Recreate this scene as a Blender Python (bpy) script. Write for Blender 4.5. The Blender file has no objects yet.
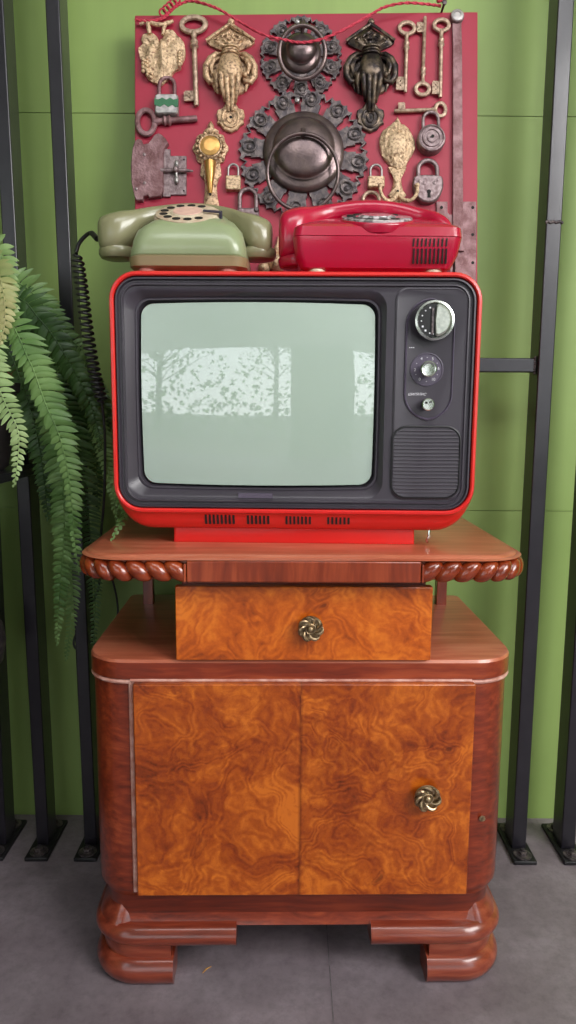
import bpy, math, random
from mathutils import Vector, Matrix, noise
random.seed(7)
PI = math.pi
C = bpy.context.scene.collection
# ---------------------------------------------------------------- camera maths
FPX = 740.0
PITCH = math.atan(740/5133); ROLL = math.asin(.0074)
Fv = Vector((0, math.cos(PITCH), -math.sin(PITCH)))
U0 = Vector((0, math.sin(PITCH), math.cos(PITCH)))
Rv = Vector((math.cos(ROLL), math.sin(ROLL)*U0.y, math.sin(ROLL)*U0.z))
Uv = Vector((-math.sin(ROLL), math.cos(ROLL)*U0.y, math.cos(ROLL)*U0.z))
CAM = Vector((0, 0, .86))
def ray(x, y): return Fv + Rv*((x-288)/FPX) + Uv*((512-y)/FPX)
def atY(x, y, Y):
    d = ray(x, y); return CAM + d*(Y/d.y)
def atZ(x, y, Z):
    d = ray(x, y); return CAM + d*((Z-CAM.z)/d.z)

# ---------------------------------------------------------------- materials
def newmat(name):
    m = bpy.data.materials.new(name); m.use_nodes = True
    nt = m.node_tree
    return m, nt, nt.nodes['Principled BSDF']
def srgb(r, g, b):
    f = lambda c: (c/255/12.92) if c/255 <= .04045 else ((c/255+.055)/1.055)**2.4
    return (f(r), f(g), f(b), 1)
def N(nt, t, **kw):
    n = nt.nodes.new(t)
    for k, v in kw.items():
        if k in n.inputs: n.inputs[k].default_value = v
        else: setattr(n, k, v)
    return n
def ramp(nt, fac, stops):
    r = nt.nodes.new('ShaderNodeValToRGB'); el = r.color_ramp.elements
    el[0].position, el[0].color = stops[0]; el[1].position, el[1].color = stops[-1]
    for p, c in stops[1:-1]:
        e = el.new(p); e.color = c
    nt.links.new(fac, r.inputs[0]); return r
def simple(name, col, rough=.5, metal=0, col2=None, scale=30, bump=0, bscale=None, coat=0, spec=.5, lo=.35, hi=.65, detail=4, trans=0):
    m, nt, b = newmat(name)
    b.inputs['Base Color'].default_value = col
    b.inputs['Roughness'].default_value = rough; b.inputs['Metallic'].default_value = metal
    b.inputs['Coat Weight'].default_value = coat; b.inputs['Coat Roughness'].default_value = .12
    b.inputs['Specular IOR Level'].default_value = spec
    b.inputs['Transmission Weight'].default_value = trans
    tc = nt.nodes.new('ShaderNodeTexCoord')
    if col2:
        n = N(nt, 'ShaderNodeTexNoise', Scale=scale, Detail=detail)
        nt.links.new(tc.outputs['Object'], n.inputs['Vector'])
        r = ramp(nt, n.outputs['Fac'], [(lo, col), (hi, col2)])
        nt.links.new(r.outputs['Color'], b.inputs['Base Color'])
    if bump:
        n = N(nt, 'ShaderNodeTexNoise', Scale=bscale or scale*3, Detail=3)
        nt.links.new(tc.outputs['Object'], n.inputs['Vector'])
        bp = N(nt, 'ShaderNodeBump', Strength=bump, Distance=.002)
        nt.links.new(n.outputs['Fac'], bp.inputs['Height']); nt.links.new(bp.outputs['Normal'], b.inputs['Normal'])
    return m
def grain(name, dark, mid, light, axis, rough=.28, coat=.35, fine=90, stretch=14, warp=.15):
    """straight grained veneer; grain lines run along axis"""
    m, nt, b = newmat(name); L = nt.links.new
    tc = nt.nodes.new('ShaderNodeTexCoord'); mp = nt.nodes.new('ShaderNodeMapping')
    s = [fine, fine, fine]; s['xyz'.index(axis)] = fine/stretch
    mp.inputs['Scale'].default_value = s
    w = N(nt, 'ShaderNodeTexNoise', Scale=6, Detail=2); L(tc.outputs['Object'], w.inputs['Vector'])
    mx = N(nt, 'ShaderNodeVectorMath', operation='MULTIPLY_ADD'); mx.inputs[1].default_value = (warp*.2,)*3
    L(w.outputs['Color'], mx.inputs[0]); L(tc.outputs['Object'], mx.inputs[2]); L(mx.outputs[0], mp.inputs['Vector'])
    n = N(nt, 'ShaderNodeTexNoise', Scale=1, Detail=5, Roughness=.6); L(mp.outputs[0], n.inputs['Vector'])
    n2 = N(nt, 'ShaderNodeTexNoise', Scale=5, Detail=2); L(tc.outputs['Object'], n2.inputs['Vector'])
    a = N(nt, 'ShaderNodeMath', operation='MULTIPLY_ADD'); a.inputs[1].default_value = .45
    L(n2.outputs['Fac'], a.inputs[0])
    h = N(nt, 'ShaderNodeMath', operation='MULTIPLY'); h.inputs[1].default_value = .6; L(n.outputs['Fac'], h.inputs[0]); L(h.outputs[0], a.inputs[2])
    r = ramp(nt, a.outputs[0], [(.36, dark), (.52, mid), (.7, light)])
    L(r.outputs['Color'], b.inputs['Base Color'])
    b.inputs['Roughness'].default_value = rough; b.inputs['Coat Weight'].default_value = coat; b.inputs['Coat Roughness'].default_value = .12
    bp = N(nt, 'ShaderNodeBump', Strength=.12, Distance=.0006); L(n.outputs['Fac'], bp.inputs['Height']); L(bp.outputs['Normal'], b.inputs['Normal'])
    return m
def burl(name, off=0., seam=None, stops=None):
    """swirled burl veneer: contour lines of a warped noise field plus knots and fleck"""
    m, nt, b = newmat(name); L = nt.links.new
    tc = nt.nodes.new('ShaderNodeTexCoord')
    mp = nt.nodes.new('ShaderNodeMapping'); mp.inputs['Location'].default_value = (off, off*.7, off*1.3)
    src = tc.outputs['Object']
    if seam is not None:      # two leaves of veneer meet on this line
        sx = nt.nodes.new('ShaderNodeSeparateXYZ'); L(src, sx.inputs[0])
        gt = N(nt, 'ShaderNodeMath', operation='GREATER_THAN'); gt.inputs[1].default_value = seam; L(sx.outputs['X'], gt.inputs[0])
        cb = nt.nodes.new('ShaderNodeCombineXYZ')
        ml = N(nt, 'ShaderNodeMath', operation='MULTIPLY'); ml.inputs[1].default_value = .37; L(gt.outputs[0], ml.inputs[0])
        L(ml.outputs[0], cb.inputs['Y'])
        ad = N(nt, 'ShaderNodeVectorMath', operation='ADD'); L(src, ad.inputs[0]); L(cb.outputs[0], ad.inputs[1]); src = ad.outputs[0]
    L(src, mp.inputs['Vector'])
    w = N(nt, 'ShaderNodeTexNoise', Scale=7, Detail=3, Roughness=.55); L(mp.outputs[0], w.inputs['Vector'])
    wa = N(nt, 'ShaderNodeVectorMath', operation='MULTIPLY_ADD'); wa.inputs[1].default_value = (.22, .22, .22)
    L(w.outputs['Color'], wa.inputs[0]); L(mp.outputs[0], wa.inputs[2])
    n = N(nt, 'ShaderNodeTexNoise', Scale=7, Detail=2.5, Roughness=.5); L(wa.outputs[0], n.inputs['Vector'])
    mu = N(nt, 'ShaderNodeMath', operation='MULTIPLY'); mu.inputs[1].default_value = 130; L(n.outputs['Fac'], mu.inputs[0])
    si = N(nt, 'ShaderNodeMath', operation='SINE'); L(mu.outputs[0], si.inputs[0])
    sc = N(nt, 'ShaderNodeMath', operation='MULTIPLY_ADD'); sc.inputs[1].default_value = .045; L(si.outputs[0], sc.inputs[0])
    n3 = N(nt, 'ShaderNodeTexNoise', Scale=16, Detail=6, Roughness=.65); L(wa.outputs[0], n3.inputs['Vector']); L(n3.outputs['Fac'], sc.inputs[2])
    f = N(nt, 'ShaderNodeTexNoise', Scale=170, Detail=3, Roughness=.7); L(mp.outputs[0], f.inputs['Vector'])
    fa = N(nt, 'ShaderNodeMath', operation='MULTIPLY_ADD'); fa.inputs[1].default_value = .22; L(f.outputs['Fac'], fa.inputs[0]); L(sc.outputs[0], fa.inputs[2])
    r = ramp(nt, fa.outputs[0], stops or [(.38, srgb(118, 44, 4)), (.52, srgb(164, 70, 8)), (.64, srgb(192, 90, 16)), (.78, srgb(214, 114, 30))])
    v = N(nt, 'ShaderNodeTexVoronoi', Scale=11, Randomness=1); L(wa.outputs[0], v.inputs['Vector'])
    kr = ramp(nt, v.outputs['Distance'], [(.05, (.18, .1, .08, 1)), (.09, (.75, .65, .6, 1)), (.12, (.55, .42, .38, 1)), (.17, (1, 1, 1, 1))])
    mm = nt.nodes.new('ShaderNodeMix'); mm.data_type = 'RGBA'; mm.blend_type = 'MULTIPLY'; mm.inputs[0].default_value = .7
    L(r.outputs['Color'], mm.inputs[6]); L(kr.outputs['Color'], mm.inputs[7]); out = mm.outputs[2]
    if seam is not None:
        d = N(nt, 'ShaderNodeMath', operation='SUBTRACT'); d.inputs[1].default_value = seam; L(sx.outputs['X'], d.inputs[0])
        ab = N(nt, 'ShaderNodeMath', operation='ABSOLUTE'); L(d.outputs[0], ab.inputs[0])
        lr = ramp(nt, ab.outputs[0], [(.0004, (.55, .5, .5, 1)), (.0012, (1, 1, 1, 1))])
        m2 = nt.nodes.new('ShaderNodeMix'); m2.data_type = 'RGBA'; m2.blend_type = 'MULTIPLY'; m2.inputs[0].default_value = 1
        L(out, m2.inputs[6]); L(lr.outputs['Color'], m2.inputs[7]); out = m2.outputs[2]
    L(out, b.inputs['Base Color'])
    b.inputs['Roughness'].default_value = .3; b.inputs['Coat Weight'].default_value = .3; b.inputs['Coat Roughness'].default_value = .15
    return m

MT = {}
MT['burl_door'] = burl('burl_veneer_door', 0.0, seam=-.0005, stops=[(.34, srgb(92, 32, 4)), (.50, srgb(138, 54, 7)), (.63, srgb(164, 74, 12)), (.78, srgb(198, 102, 26))])  # darker ramp than the drawer: light falloff downward put into the colour
MT['burl_drawer'] = burl('burl_veneer_drawer', 2.13)
MT['mahog_h'] = grain('mahogany_horizontal', srgb(84, 26, 10), srgb(124, 44, 20), srgb(162, 72, 38), 'x')
MT['mahog_v'] = grain('mahogany_vertical', srgb(90, 30, 14), srgb(128, 48, 22), srgb(168, 76, 42), 'z', fine=70, stretch=10)
MT['mahog_col'] = grain('mahogany_cross_grain', srgb(86, 27, 12), srgb(126, 46, 22), srgb(164, 74, 40), 'x', fine=130, stretch=7, warp=.3)
MT['mahog_top'] = grain('mahogany_table_top', srgb(146, 72, 50), srgb(174, 92, 66), srgb(198, 120, 92), 'x', fine=70, stretch=12, rough=.35, coat=.4)  # paler and pinker than the other mahogany: glossy sheen put into the colour
MT['mahog_d'] = grain('mahogany_dark', srgb(70, 20, 8), srgb(104, 34, 14), srgb(136, 54, 26), 'x', fine=100)
MT['carved'] = grain('carved_mahogany', srgb(78, 24, 8), srgb(122, 42, 16), srgb(156, 66, 30), 'x', fine=80, rough=.22, coat=.5)
MT['mahog_foot'] = grain('mahogany_feet', srgb(80, 28, 18), srgb(124, 50, 32), srgb(158, 80, 56), 'x', fine=80, rough=.28, coat=.45)
MT['bead'] = simple('worn_bead', srgb(214, 166, 154), .4, col2=srgb(176, 112, 96), scale=60, coat=.2)
MT['tvred'] = simple('red_plastic', srgb(222, 38, 34), .32, col2=srgb(214, 30, 28), scale=6, coat=.35)
MT['tvblack'] = simple('grey_black_plastic', srgb(56, 51, 59), .34, col2=srgb(63, 57, 66), scale=9, bump=.05, bscale=900)
MT['tvdark'] = simple('black_plastic', srgb(22, 21, 24), .4, col2=srgb(28, 26, 30), scale=15)
MT['tvpanel'] = simple('violet_grey_plastic', srgb(76, 68, 84), .38, col2=srgb(84, 75, 92), scale=20, bump=.04, bscale=900)
MT['slot'] = simple('slot_black', srgb(12, 11, 13), .7, col2=srgb(16, 14, 16), scale=50)
MT['chrome'] = simple('chrome', srgb(215, 218, 212), .2, 1, col2=srgb(190, 194, 188), scale=100)
MT['silver'] = simple('spun_silver', srgb(205, 208, 200), .35, .85, col2=srgb(175, 180, 172), scale=200)
MT['white'] = simple('white_ink', srgb(225, 222, 228), .6, col2=srgb(210, 208, 214), scale=80)
MT['glass'] = simple('picture_tube', srgb(164, 180, 168), .5, col2=srgb(158, 175, 164), scale=3, coat=1, spec=.5)
MT['glass'].node_tree.nodes['Principled BSDF'].inputs['Coat Roughness'].default_value = .02
MT['glass'].node_tree.nodes['Principled BSDF'].inputs['Coat IOR'].default_value = 1.95
MT['gphone'] = simple('sage_green_plastic', srgb(150, 160, 124), .3, col2=srgb(140, 150, 114), scale=8, coat=.3)
MT['ghand'] = simple('olive_plastic', srgb(140, 136, 104), .28, col2=srgb(122, 118, 88), scale=9, coat=.35)
MT['gbase'] = simple('khaki_plastic', srgb(132, 116, 84), .35, col2=srgb(140, 120, 88), scale=9, coat=.2)
MT['cream'] = simple('cream_plastic', srgb(208, 194, 170), .45, col2=srgb(180, 150, 130), scale=70)
MT['pinkcard'] = simple('faded_card', srgb(220, 180, 165), .6, col2=srgb(205, 160, 150), scale=90)
MT['rphone'] = simple('crimson_plastic', srgb(176, 8, 54), .25, col2=srgb(166, 6, 48), scale=6, coat=.4)
MT['clear'] = simple('clear_plastic', srgb(200, 190, 195), .12, col2=srgb(120, 112, 118), scale=140, coat=.6, lo=.45, hi=.55)
MT['rubber'] = simple('black_rubber', srgb(30, 27, 30), .45, col2=srgb(38, 34, 38), scale=40)
MT['board'] = simple('painted_red_board', srgb(158, 28, 56), .5, col2=srgb(146, 22, 48), scale=7, bump=.15, bscale=60)
MT['brass'] = simple('old_brass', srgb(206, 172, 138), .4, .4, col2=srgb(88, 60, 44), scale=210, bump=.7, bscale=420, lo=.46, hi=.70)  # dark flecks here and in brass2: patina, also painted shade of the relief
MT['brass2'] = simple('pale_brass', srgb(216, 186, 152), .45, .35, col2=srgb(128, 96, 74), scale=260, bump=.7, bscale=500, lo=.46, hi=.7)
MT['gold'] = simple('polished_gold', srgb(206, 160, 96), .3, .7, col2=srgb(180, 132, 70), scale=60)
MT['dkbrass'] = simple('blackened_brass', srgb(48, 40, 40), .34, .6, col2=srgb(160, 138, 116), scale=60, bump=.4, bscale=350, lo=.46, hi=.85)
MT['iron'] = simple('dark_iron', srgb(74, 67, 71), .42, .6, col2=srgb(118, 106, 104), scale=110, bump=.5, bscale=400, lo=.4, hi=.7)
MT['domeiron'] = simple('dark_iron_dome', srgb(92, 78, 80), .3, .75, col2=srgb(122, 104, 102), scale=45, bump=.15, bscale=300)
MT['steel'] = simple('greyed_steel', srgb(150, 132, 134), .45, .6, col2=srgb(108, 88, 90), scale=130, bump=.5, bscale=300)
MT['rusty'] = simple('rust_stained_steel', srgb(152, 118, 122), .55, .45, col2=srgb(112, 76, 78), scale=60, bump=.6, bscale=260)
MT['keym'] = simple('tarnished_key_metal', srgb(190, 164, 142), .42, .4, col2=srgb(138, 112, 96), scale=150, bump=.3, bscale=420)
MT['zinc'] = simple('zinc', srgb(176, 170, 168), .38, .6, col2=srgb(136, 132, 132), scale=120)
MT['padgreen'] = simple('green_enamel', srgb(40, 104, 66), .45, col2=srgb(34, 92, 60), scale=50)
MT['rope'] = simple('pink_cord', srgb(206, 66, 88), .8, col2=srgb(176, 40, 62), scale=300, bump=.5, bscale=900)
MT['post'] = simple('black_painted_steel', srgb(30, 27, 34), .3, .2, col2=srgb(38, 35, 42), scale=20, bump=.08, bscale=200, coat=.3)
MT['postdark'] = simple('black_plate', srgb(24, 22, 25), .5, .2, col2=srgb(36, 33, 36), scale=30)
MT['hole'] = simple('dark_hole', srgb(14, 10, 10), .8, col2=srgb(20, 14, 14), scale=30)
MT['antique'] = simple('antique_brass', srgb(190, 164, 130), .3, .85, col2=srgb(110, 90, 68), scale=150, bump=.2, bscale=500)
MT['pot'] = simple('dark_planter', srgb(30, 26, 27), .7, col2=srgb(44, 38, 38), scale=25, bump=.3, bscale=80)
MT['soil'] = simple('dry_fern_roots', srgb(64, 40, 26), .9, col2=srgb(124, 82, 52), scale=120, bump=.8, bscale=200)
def leafmat(name, a, b_):
    m, nt, b = newmat(name); L = nt.links.new
    tc = nt.nodes.new('ShaderNodeTexCoord'); n = N(nt, 'ShaderNodeTexNoise', Scale=14, Detail=3); L(tc.outputs['Object'], n.inputs['Vector'])
    r = ramp(nt, n.outputs['Fac'], [(.35, a), (.65, b_)]); L(r.outputs['Color'], b.inputs['Base Color'])
    b.inputs['Roughness'].default_value = .42
    tr = nt.nodes.new('ShaderNodeBsdfTranslucent'); L(r.outputs['Color'], tr.inputs['Color'])
    mx = nt.nodes.new('ShaderNodeMixShader'); mx.inputs[0].default_value = .25
    L(b.outputs[0], mx.inputs[1]); L(tr.outputs[0], mx.inputs[2]); L(mx.outputs[0], nt.nodes['Material Output'].inputs['Surface'])
    return m
MT['leaf'] = leafmat('fern_leaf', srgb(86, 122, 62), srgb(130, 162, 96))
MT['leaf_l'] = leafmat('fern_leaf_pale', srgb(130, 160, 96), srgb(168, 190, 130))
MT['leaf_y'] = leafmat('fern_leaf_yellowed', srgb(142, 156, 96), srgb(184, 178, 124))
MT['leaf_d'] = leafmat('fern_leaf_deep', srgb(46, 74, 36), srgb(74, 106, 54))
MT['straw'] = simple('dry_straw', srgb(190, 140, 80), .7, col2=srgb(170, 120, 66), scale=90)

def wallmat():
    m, nt, b = newmat('green_painted_panels'); L = nt.links.new
    tc = nt.nodes.new('ShaderNodeTexCoord')
    n = N(nt, 'ShaderNodeTexNoise', Scale=2.2, Detail=4); L(tc.outputs['Object'], n.inputs['Vector'])
    r = ramp(nt, n.outputs['Fac'], [(.3, srgb(126, 150, 78)), (.7, srgb(142, 166, 92))])
    mp = nt.nodes.new('ShaderNodeMapping'); mp.inputs['Scale'].default_value = (40, 40, 2.5); L(tc.outputs['Object'], mp.inputs['Vector'])
    n2 = N(nt, 'ShaderNodeTexNoise', Scale=1, Detail=3); L(mp.outputs[0], n2.inputs['Vector'])
    r2 = ramp(nt, n2.outputs['Fac'], [(.3, (.93, .93, .93, 1)), (.7, (1, 1, 1, 1))])
    mm = nt.nodes.new('ShaderNodeMix'); mm.data_type = 'RGBA'; mm.blend_type = 'MULTIPLY'; mm.inputs[0].default_value = 1
    L(r.outputs['Color'], mm.inputs[6]); L(r2.outputs['Color'], mm.inputs[7]); L(mm.outputs[2], b.inputs['Base Color'])
    b.inputs['Roughness'].default_value = .55
    bp = N(nt, 'ShaderNodeBump', Strength=.15, Distance=.002); L(n2.outputs['Fac'], bp.inputs['Height']); L(bp.outputs['Normal'], b.inputs['Normal'])
    return m
def floormat():
    m, nt, b = newmat('charcoal_floor'); L = nt.links.new
    tc = nt.nodes.new('ShaderNodeTexCoord')
    n = N(nt, 'ShaderNodeTexNoise', Scale=5, Detail=8, Roughness=.65); L(tc.outputs['Object'], n.inputs['Vector'])
    r = ramp(nt, n.outputs['Fac'], [(.3, srgb(102, 90, 96)), (.5, srgb(122, 110, 116)), (.72, srgb(148, 136, 143))])
    v = N(nt, 'ShaderNodeTexNoise', Scale=60, Detail=5, Roughness=.8); L(tc.outputs['Object'], v.inputs['Vector'])
    r2 = ramp(nt, v.outputs['Fac'], [(.3, (.75, .75, .75, 1)), (.55, (1, 1, 1, 1)), (.7, (1.0, 1.0, 1.0, 1)), (.76, (1.35, 1.35, 1.35, 1))])
    mm = nt.nodes.new('ShaderNodeMix'); mm.data_type = 'RGBA'; mm.blend_type = 'MULTIPLY'; mm.inputs[0].default_value = 1
    L(r.outputs['Color'], mm.inputs[6]); L(r2.outputs['Color'], mm.inputs[7]); L(mm.outputs[2], b.inputs['Base Color'])
    b.inputs['Roughness'].default_value = .6
    bp = N(nt, 'ShaderNodeBump', Strength=.25, Distance=.002); L(v.outputs['Fac'], bp.inputs['Height']); L(bp.outputs['Normal'], b.inputs['Normal'])
    return m
MT['wall'] = wallmat(); MT['floor'] = floormat()
MT['ceil'] = simple('pale_boards', srgb(196, 200, 192), .8, col2=srgb(186, 190, 182), scale=5)
MT['sidewall'] = simple('dull_green_boards', srgb(104, 132, 74), .8, col2=srgb(94, 122, 66), scale=5)

# ---------------------------------------------------------------- mesh builder
ORG = {}
class MB:
    def __init__(s, scale=1.0): s.v = []; s.f = []; s.M = Matrix.Identity(4); s.s = scale
    def add(s, vs, fs):
        o = len(s.v); s.v += [tuple(s.M @ Vector(v)) for v in vs]; s.f += [tuple(i+o for i in f) for f in fs]; return s
    def box(s, x0, x1, y0, y1, z0, z1):
        return s.add([(x0,y0,z0),(x1,y0,z0),(x1,y1,z0),(x0,y1,z0),(x0,y0,z1),(x1,y0,z1),(x1,y1,z1),(x0,y1,z1)],
                     [(0,3,2,1),(4,5,6,7),(0,1,5,4),(1,2,6,5),(2,3,7,6),(3,0,4,7)])
    def loft(s, rings, cap0=True, cap1=True, closed=False):
        n = len(rings[0]); vs = [p for r in rings for p in r]; fs = []
        m = len(rings)
        for i in range(m if closed else m-1):
            a, b = i*n, ((i+1) % m)*n
            for j in range(n):
                k = (j+1) % n; fs.append((a+j, a+k, b+k, b+j))
        if not closed:
            if cap0: fs.append(tuple(reversed(range(n))))
            if cap1: fs.append(tuple(range((m-1)*n, m*n)))
        return s.add(vs, fs)
    def tube(s, pts, r, seg=10, closed=False, flat=1.0, upv=None, caps=True):
        pts = [Vector(p) for p in pts]; m = len(pts)
        rs = r if isinstance(r, (list, tuple)) else [r]*m
        rings = []; prev = None
        for i, p in enumerate(pts):
            if closed: t = pts[(i+1) % m]-pts[i-1]
            else: t = pts[min(i+1, m-1)]-pts[max(i-1, 0)]
            if t.length < 1e-12: t = Vector((0, 0, 1))
            t.normalize()
            if prev is None:
                a = Vector(upv) if upv else (Vector((0, 0, 1)) if abs(t.z) < .9 else Vector((1, 0, 0)))
                nn = (a - t*a.dot(t)).normalized()
            else:
                a = Vector(upv) if upv else prev
                nn = a - t*a.dot(t)
                nn = nn.normalized() if nn.length > 1e-6 else prev
            prev = nn; b = t.cross(nn)
            rings.append([tuple(p + (nn*math.cos(2*PI*k/seg)*flat + b*math.sin(2*PI*k/seg))*rs[i]) for k in range(seg)])
        return s.loft(rings, caps, caps, closed)
    def lathe(s, prof, c=(0, 0, 0), seg=32, axis='z', sx=1, sy=1, caps=True):
        rings = []
        for r, z in prof:
            ring = []
            for k in range(seg):
                a = 2*PI*k/seg; x, y = r*math.cos(a)*sx, r*math.sin(a)*sy
                if axis == 'z': q = (x, y, z)
                elif axis == 'y': q = (x, -z, y)      # out of a wall, towards -y
                else: q = (z, x, y)
                ring.append((c[0]+q[0], c[1]+q[1], c[2]+q[2]))
            rings.append(ring)
        return s.loft(rings, caps, caps)
    def ell(s, c, r, seg=14, rg=8, shear=0):
        rings = []
        for i in range(rg+1):
            t = -PI/2 + PI*i/rg; cr = max(math.cos(t), 1e-3)
            rings.append([(c[0]+r[0]*cr*math.cos(2*PI*k/seg)+shear*r[2]*math.sin(t), c[1]+r[1]*cr*math.sin(2*PI*k/seg), c[2]+r[2]*math.sin(t)) for k in range(seg)])
        return s.loft(rings)
    def prism(s, outl, z0, z1, inset=0):
        """flat outline in x,y pushed up z; the front edge eased by inset"""
        cx = sum(p[0] for p in outl)/len(outl); cy = sum(p[1] for p in outl)/len(outl)
        def sh(d):
            res = []
            for p in outl:
                v = Vector((p[0]-cx, p[1]-cy)); l = v.length
                k = (l-d)/l if l > d else .1
                res.append((cx+v.x*k, cy+v.y*k))
            return res
        rings = [[(x, y, z0) for x, y in outl], [(x, y, z1-inset) for x, y in outl]]
        if inset: rings.append([(x, y, z1) for x, y in sh(inset)])
        else: rings[1] = [(x, y, z1) for x, y in outl]
        return s.loft(rings)
    def dome(s, outl, z0, h, rings=8, fn=None, edge=0, power=2):
        """embossed plate: outline shrunk to its centre while rising"""
        cx = sum(p[0] for p in outl)/len(outl); cy = sum(p[1] for p in outl)/len(outl); R = []
        R.append([(x, y, z0) for x, y in outl])
        for i in range(rings):
            t = i/rings; q = []
            for x, y in outl:
                X, Y = cx+(x-cx)*(1-t), cy+(y-cy)*(1-t)
                z = z0+edge+h*(1-(1-t)**power)
                if fn: z += fn(X, Y, t)
                q.append((X, Y, z))
            R.append(q)
        return s.loft(R)
    def build(s, name, mat, parent=None, ang=40, bevel=0, subsurf=0, org=None, bseg=2):
        me = bpy.data.meshes.new(name)
        o3 = org if org is not None else (ORG.get(parent.name, Vector((0,0,0))) if parent else Vector((0,0,0)))
        me.from_pydata([tuple((Vector(v)-Vector(o3))*s.s) for v in s.v], [], s.f)
        me.materials.append(mat); me.validate(); me.update()
        import bmesh
        bm = bmesh.new(); bm.from_mesh(me); bmesh.ops.recalc_face_normals(bm, faces=bm.faces); bm.to_mesh(me); bm.free()
        for p in me.polygons: p.use_smooth = True
        try: me.set_sharp_from_angle(angle=math.radians(ang))
        except Exception: pass
        o = bpy.data.objects.new(name, me); C.objects.link(o)
        if parent: o.parent = parent; ORG[o.name] = Vector(o3)
        elif org is not None: o.location = org; ORG[o.name] = Vector(o3)
        if bevel:
            md = o.modifiers.new('bevel', 'BEVEL'); md.width = bevel; md.segments = bseg; md.limit_method = 'ANGLE'; md.angle_limit = math.radians(35)
        if subsurf:
            md = o.modifiers.new('sub', 'SUBSURF'); md.levels = subsurf; md.render_levels = subsurf
        return o
def tag(o, label=None, cat=None, group=None, kind=None):
    if label: o['label'] = label
    if cat: o['category'] = cat
    if group: o['group'] = group
    if kind: o['kind'] = kind
    return o
def empty(name, org, label, cat, group=None, rz=0):
    o = bpy.data.objects.new(name, None); C.objects.link(o); o.location = org; o.rotation_euler = (0, 0, rz)
    o.empty_display_size = .02
    ORG[o.name] = Vector(org); tag(o, label, cat, group); return o
def text(name, body, size, mat, parent, loc, rot, extrude=.0001, align='CENTER', shear=0):
    cu = bpy.data.curves.new(name, 'FONT'); cu.body = body; cu.size = size; cu.extrude = extrude; cu.align_x = align; cu.align_y = 'CENTER'; cu.shear = shear
    t = bpy.data.objects.new(name, cu); C.objects.link(t)
    dg = bpy.context.evaluated_depsgraph_get(); dg.update()
    me = bpy.data.meshes.new_from_object(t.evaluated_get(dg)); bpy.data.objects.remove(t)
    me.materials.clear(); me.materials.append(mat)
    o = bpy.data.objects.new(name, me); C.objects.link(o)
    if parent: o.parent = parent
    o.location = loc; o.rotation_euler = rot; return o
def rrect(x0, x1, z0, z1, r, n=6, m=6, bx=0, bz=0, rb=None):
    """rounded rectangle outline, counter-clockwise from bottom left; rb = radius of the two bottom corners"""
    rb = r if rb is None else rb
    cs = [(x1-rb, z0+rb, -90, rb), (x1-r, z1-r, 0, r), (x0+r, z1-r, 90, r), (x0+rb, z0+rb, 180, rb)]
    arcs = [[(cx+rr*math.cos(math.radians(a+90*i/n)), cz+rr*math.sin(math.radians(a+90*i/n))) for i in range(n+1)] for cx, cz, a, rr in cs]
    P = []
    for i in range(4):
        P += arcs[i]; a = arcs[i][-1]; b = arcs[(i+1) % 4][0]
        for k in range(1, m): P.append((a[0]+(b[0]-a[0])*k/m, a[1]+(b[1]-a[1])*k/m))
    if bx or bz:
        cx, cz, hw, hh = (x0+x1)/2, (z0+z1)/2, (x1-x0)/2, (z1-z0)/2
        P = [(x + bx*((x-cx)/hw)*(1-((z-cz)/hh)**2), z + bz*((z-cz)/hh)*(1-((x-cx)/hw)**2)) for x, z in P]
    return P
def XZ(o, y): return [(x, y, z) for x, z in o]
def XY(o, z): return [(x, y, z) for x, y in o]
def spline(pts, n=8):
    P = [Vector(p) for p in pts]; P = [2*P[0]-P[1]] + P + [2*P[-1]-P[-2]]; out = []
    for i in range(1, len(P)-2):
        for k in range(n):
            t = k/n; a, b, c, d = P[i-1], P[i], P[i+1], P[i+2]
            out.append(.5*((2*b)+(c-a)*t+(2*a-5*b+4*c-d)*t*t+(3*b-a-3*c+d)*t**3))
    out.append(P[-2]); return out

# ---------------------------------------------------------------- the room
WY = 1.456
o = MB().box(-2.2, 2.6, -3.2, WY+.05, -.05, 0).build('floor', MT['floor']); tag(o, kind='structure')
zt, zb = 1.3865, .7045     # joints between the wall panels (z at the wall)
zt = atY(288, 114.5, WY).z; zb = atY(288, 509, WY).z
m = MB()
for a, b in ((0, zb-.0007), (zb+.0007, zt-.0007), (zt+.0007, 2.5)):
    xs = [-2.2, -.62, .62, 2.6] if a != 0 else [-2.2, 2.6]
    m.box(-2.2, 2.6, WY, WY+.05, a, b)
m.box(-2.2, 2.6, WY+.004, WY+.05, 0, 2.5)
o = m.build('wall_back', MT['wall']); tag(o, kind='structure')
o = MB().box(-2.2, 2.6, -3.2, WY+.05, 2.5, 2.56).build('ceiling', MT['ceil']); tag(o, kind='structure')
o = MB().box(-2.2, 2.6, -3.2, -3.1, 1.62, 2.5).build('trim_2', MT['ceil']); tag(o, kind='structure')
o = MB().box(.04, .84, -3.2, -3.1, 0, 1.62).build('reflection_pier', MT['sidewall']); tag(o, kind='structure')  # unseen pier, added for the dark gap mirrored in the screen
o = MB().box(-2.25, -2.2, -1.6, WY+.05, 0, 2.5).build('wall_left', MT['sidewall']); tag(o, kind='structure')
o = MB().box(2.6, 2.65, -1.6, WY+.05, 0, 2.5).build('wall_right', MT['sidewall']); tag(o, kind='structure')
o = MB().box(-.0008+.0695, .0008+.0695, -3.2, WY, 0, .0006).build('trim_1', simple('floor_joint', srgb(110, 102, 106), .8, col2=srgb(84, 78, 82), scale=60)); tag(o, kind='structure')

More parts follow.
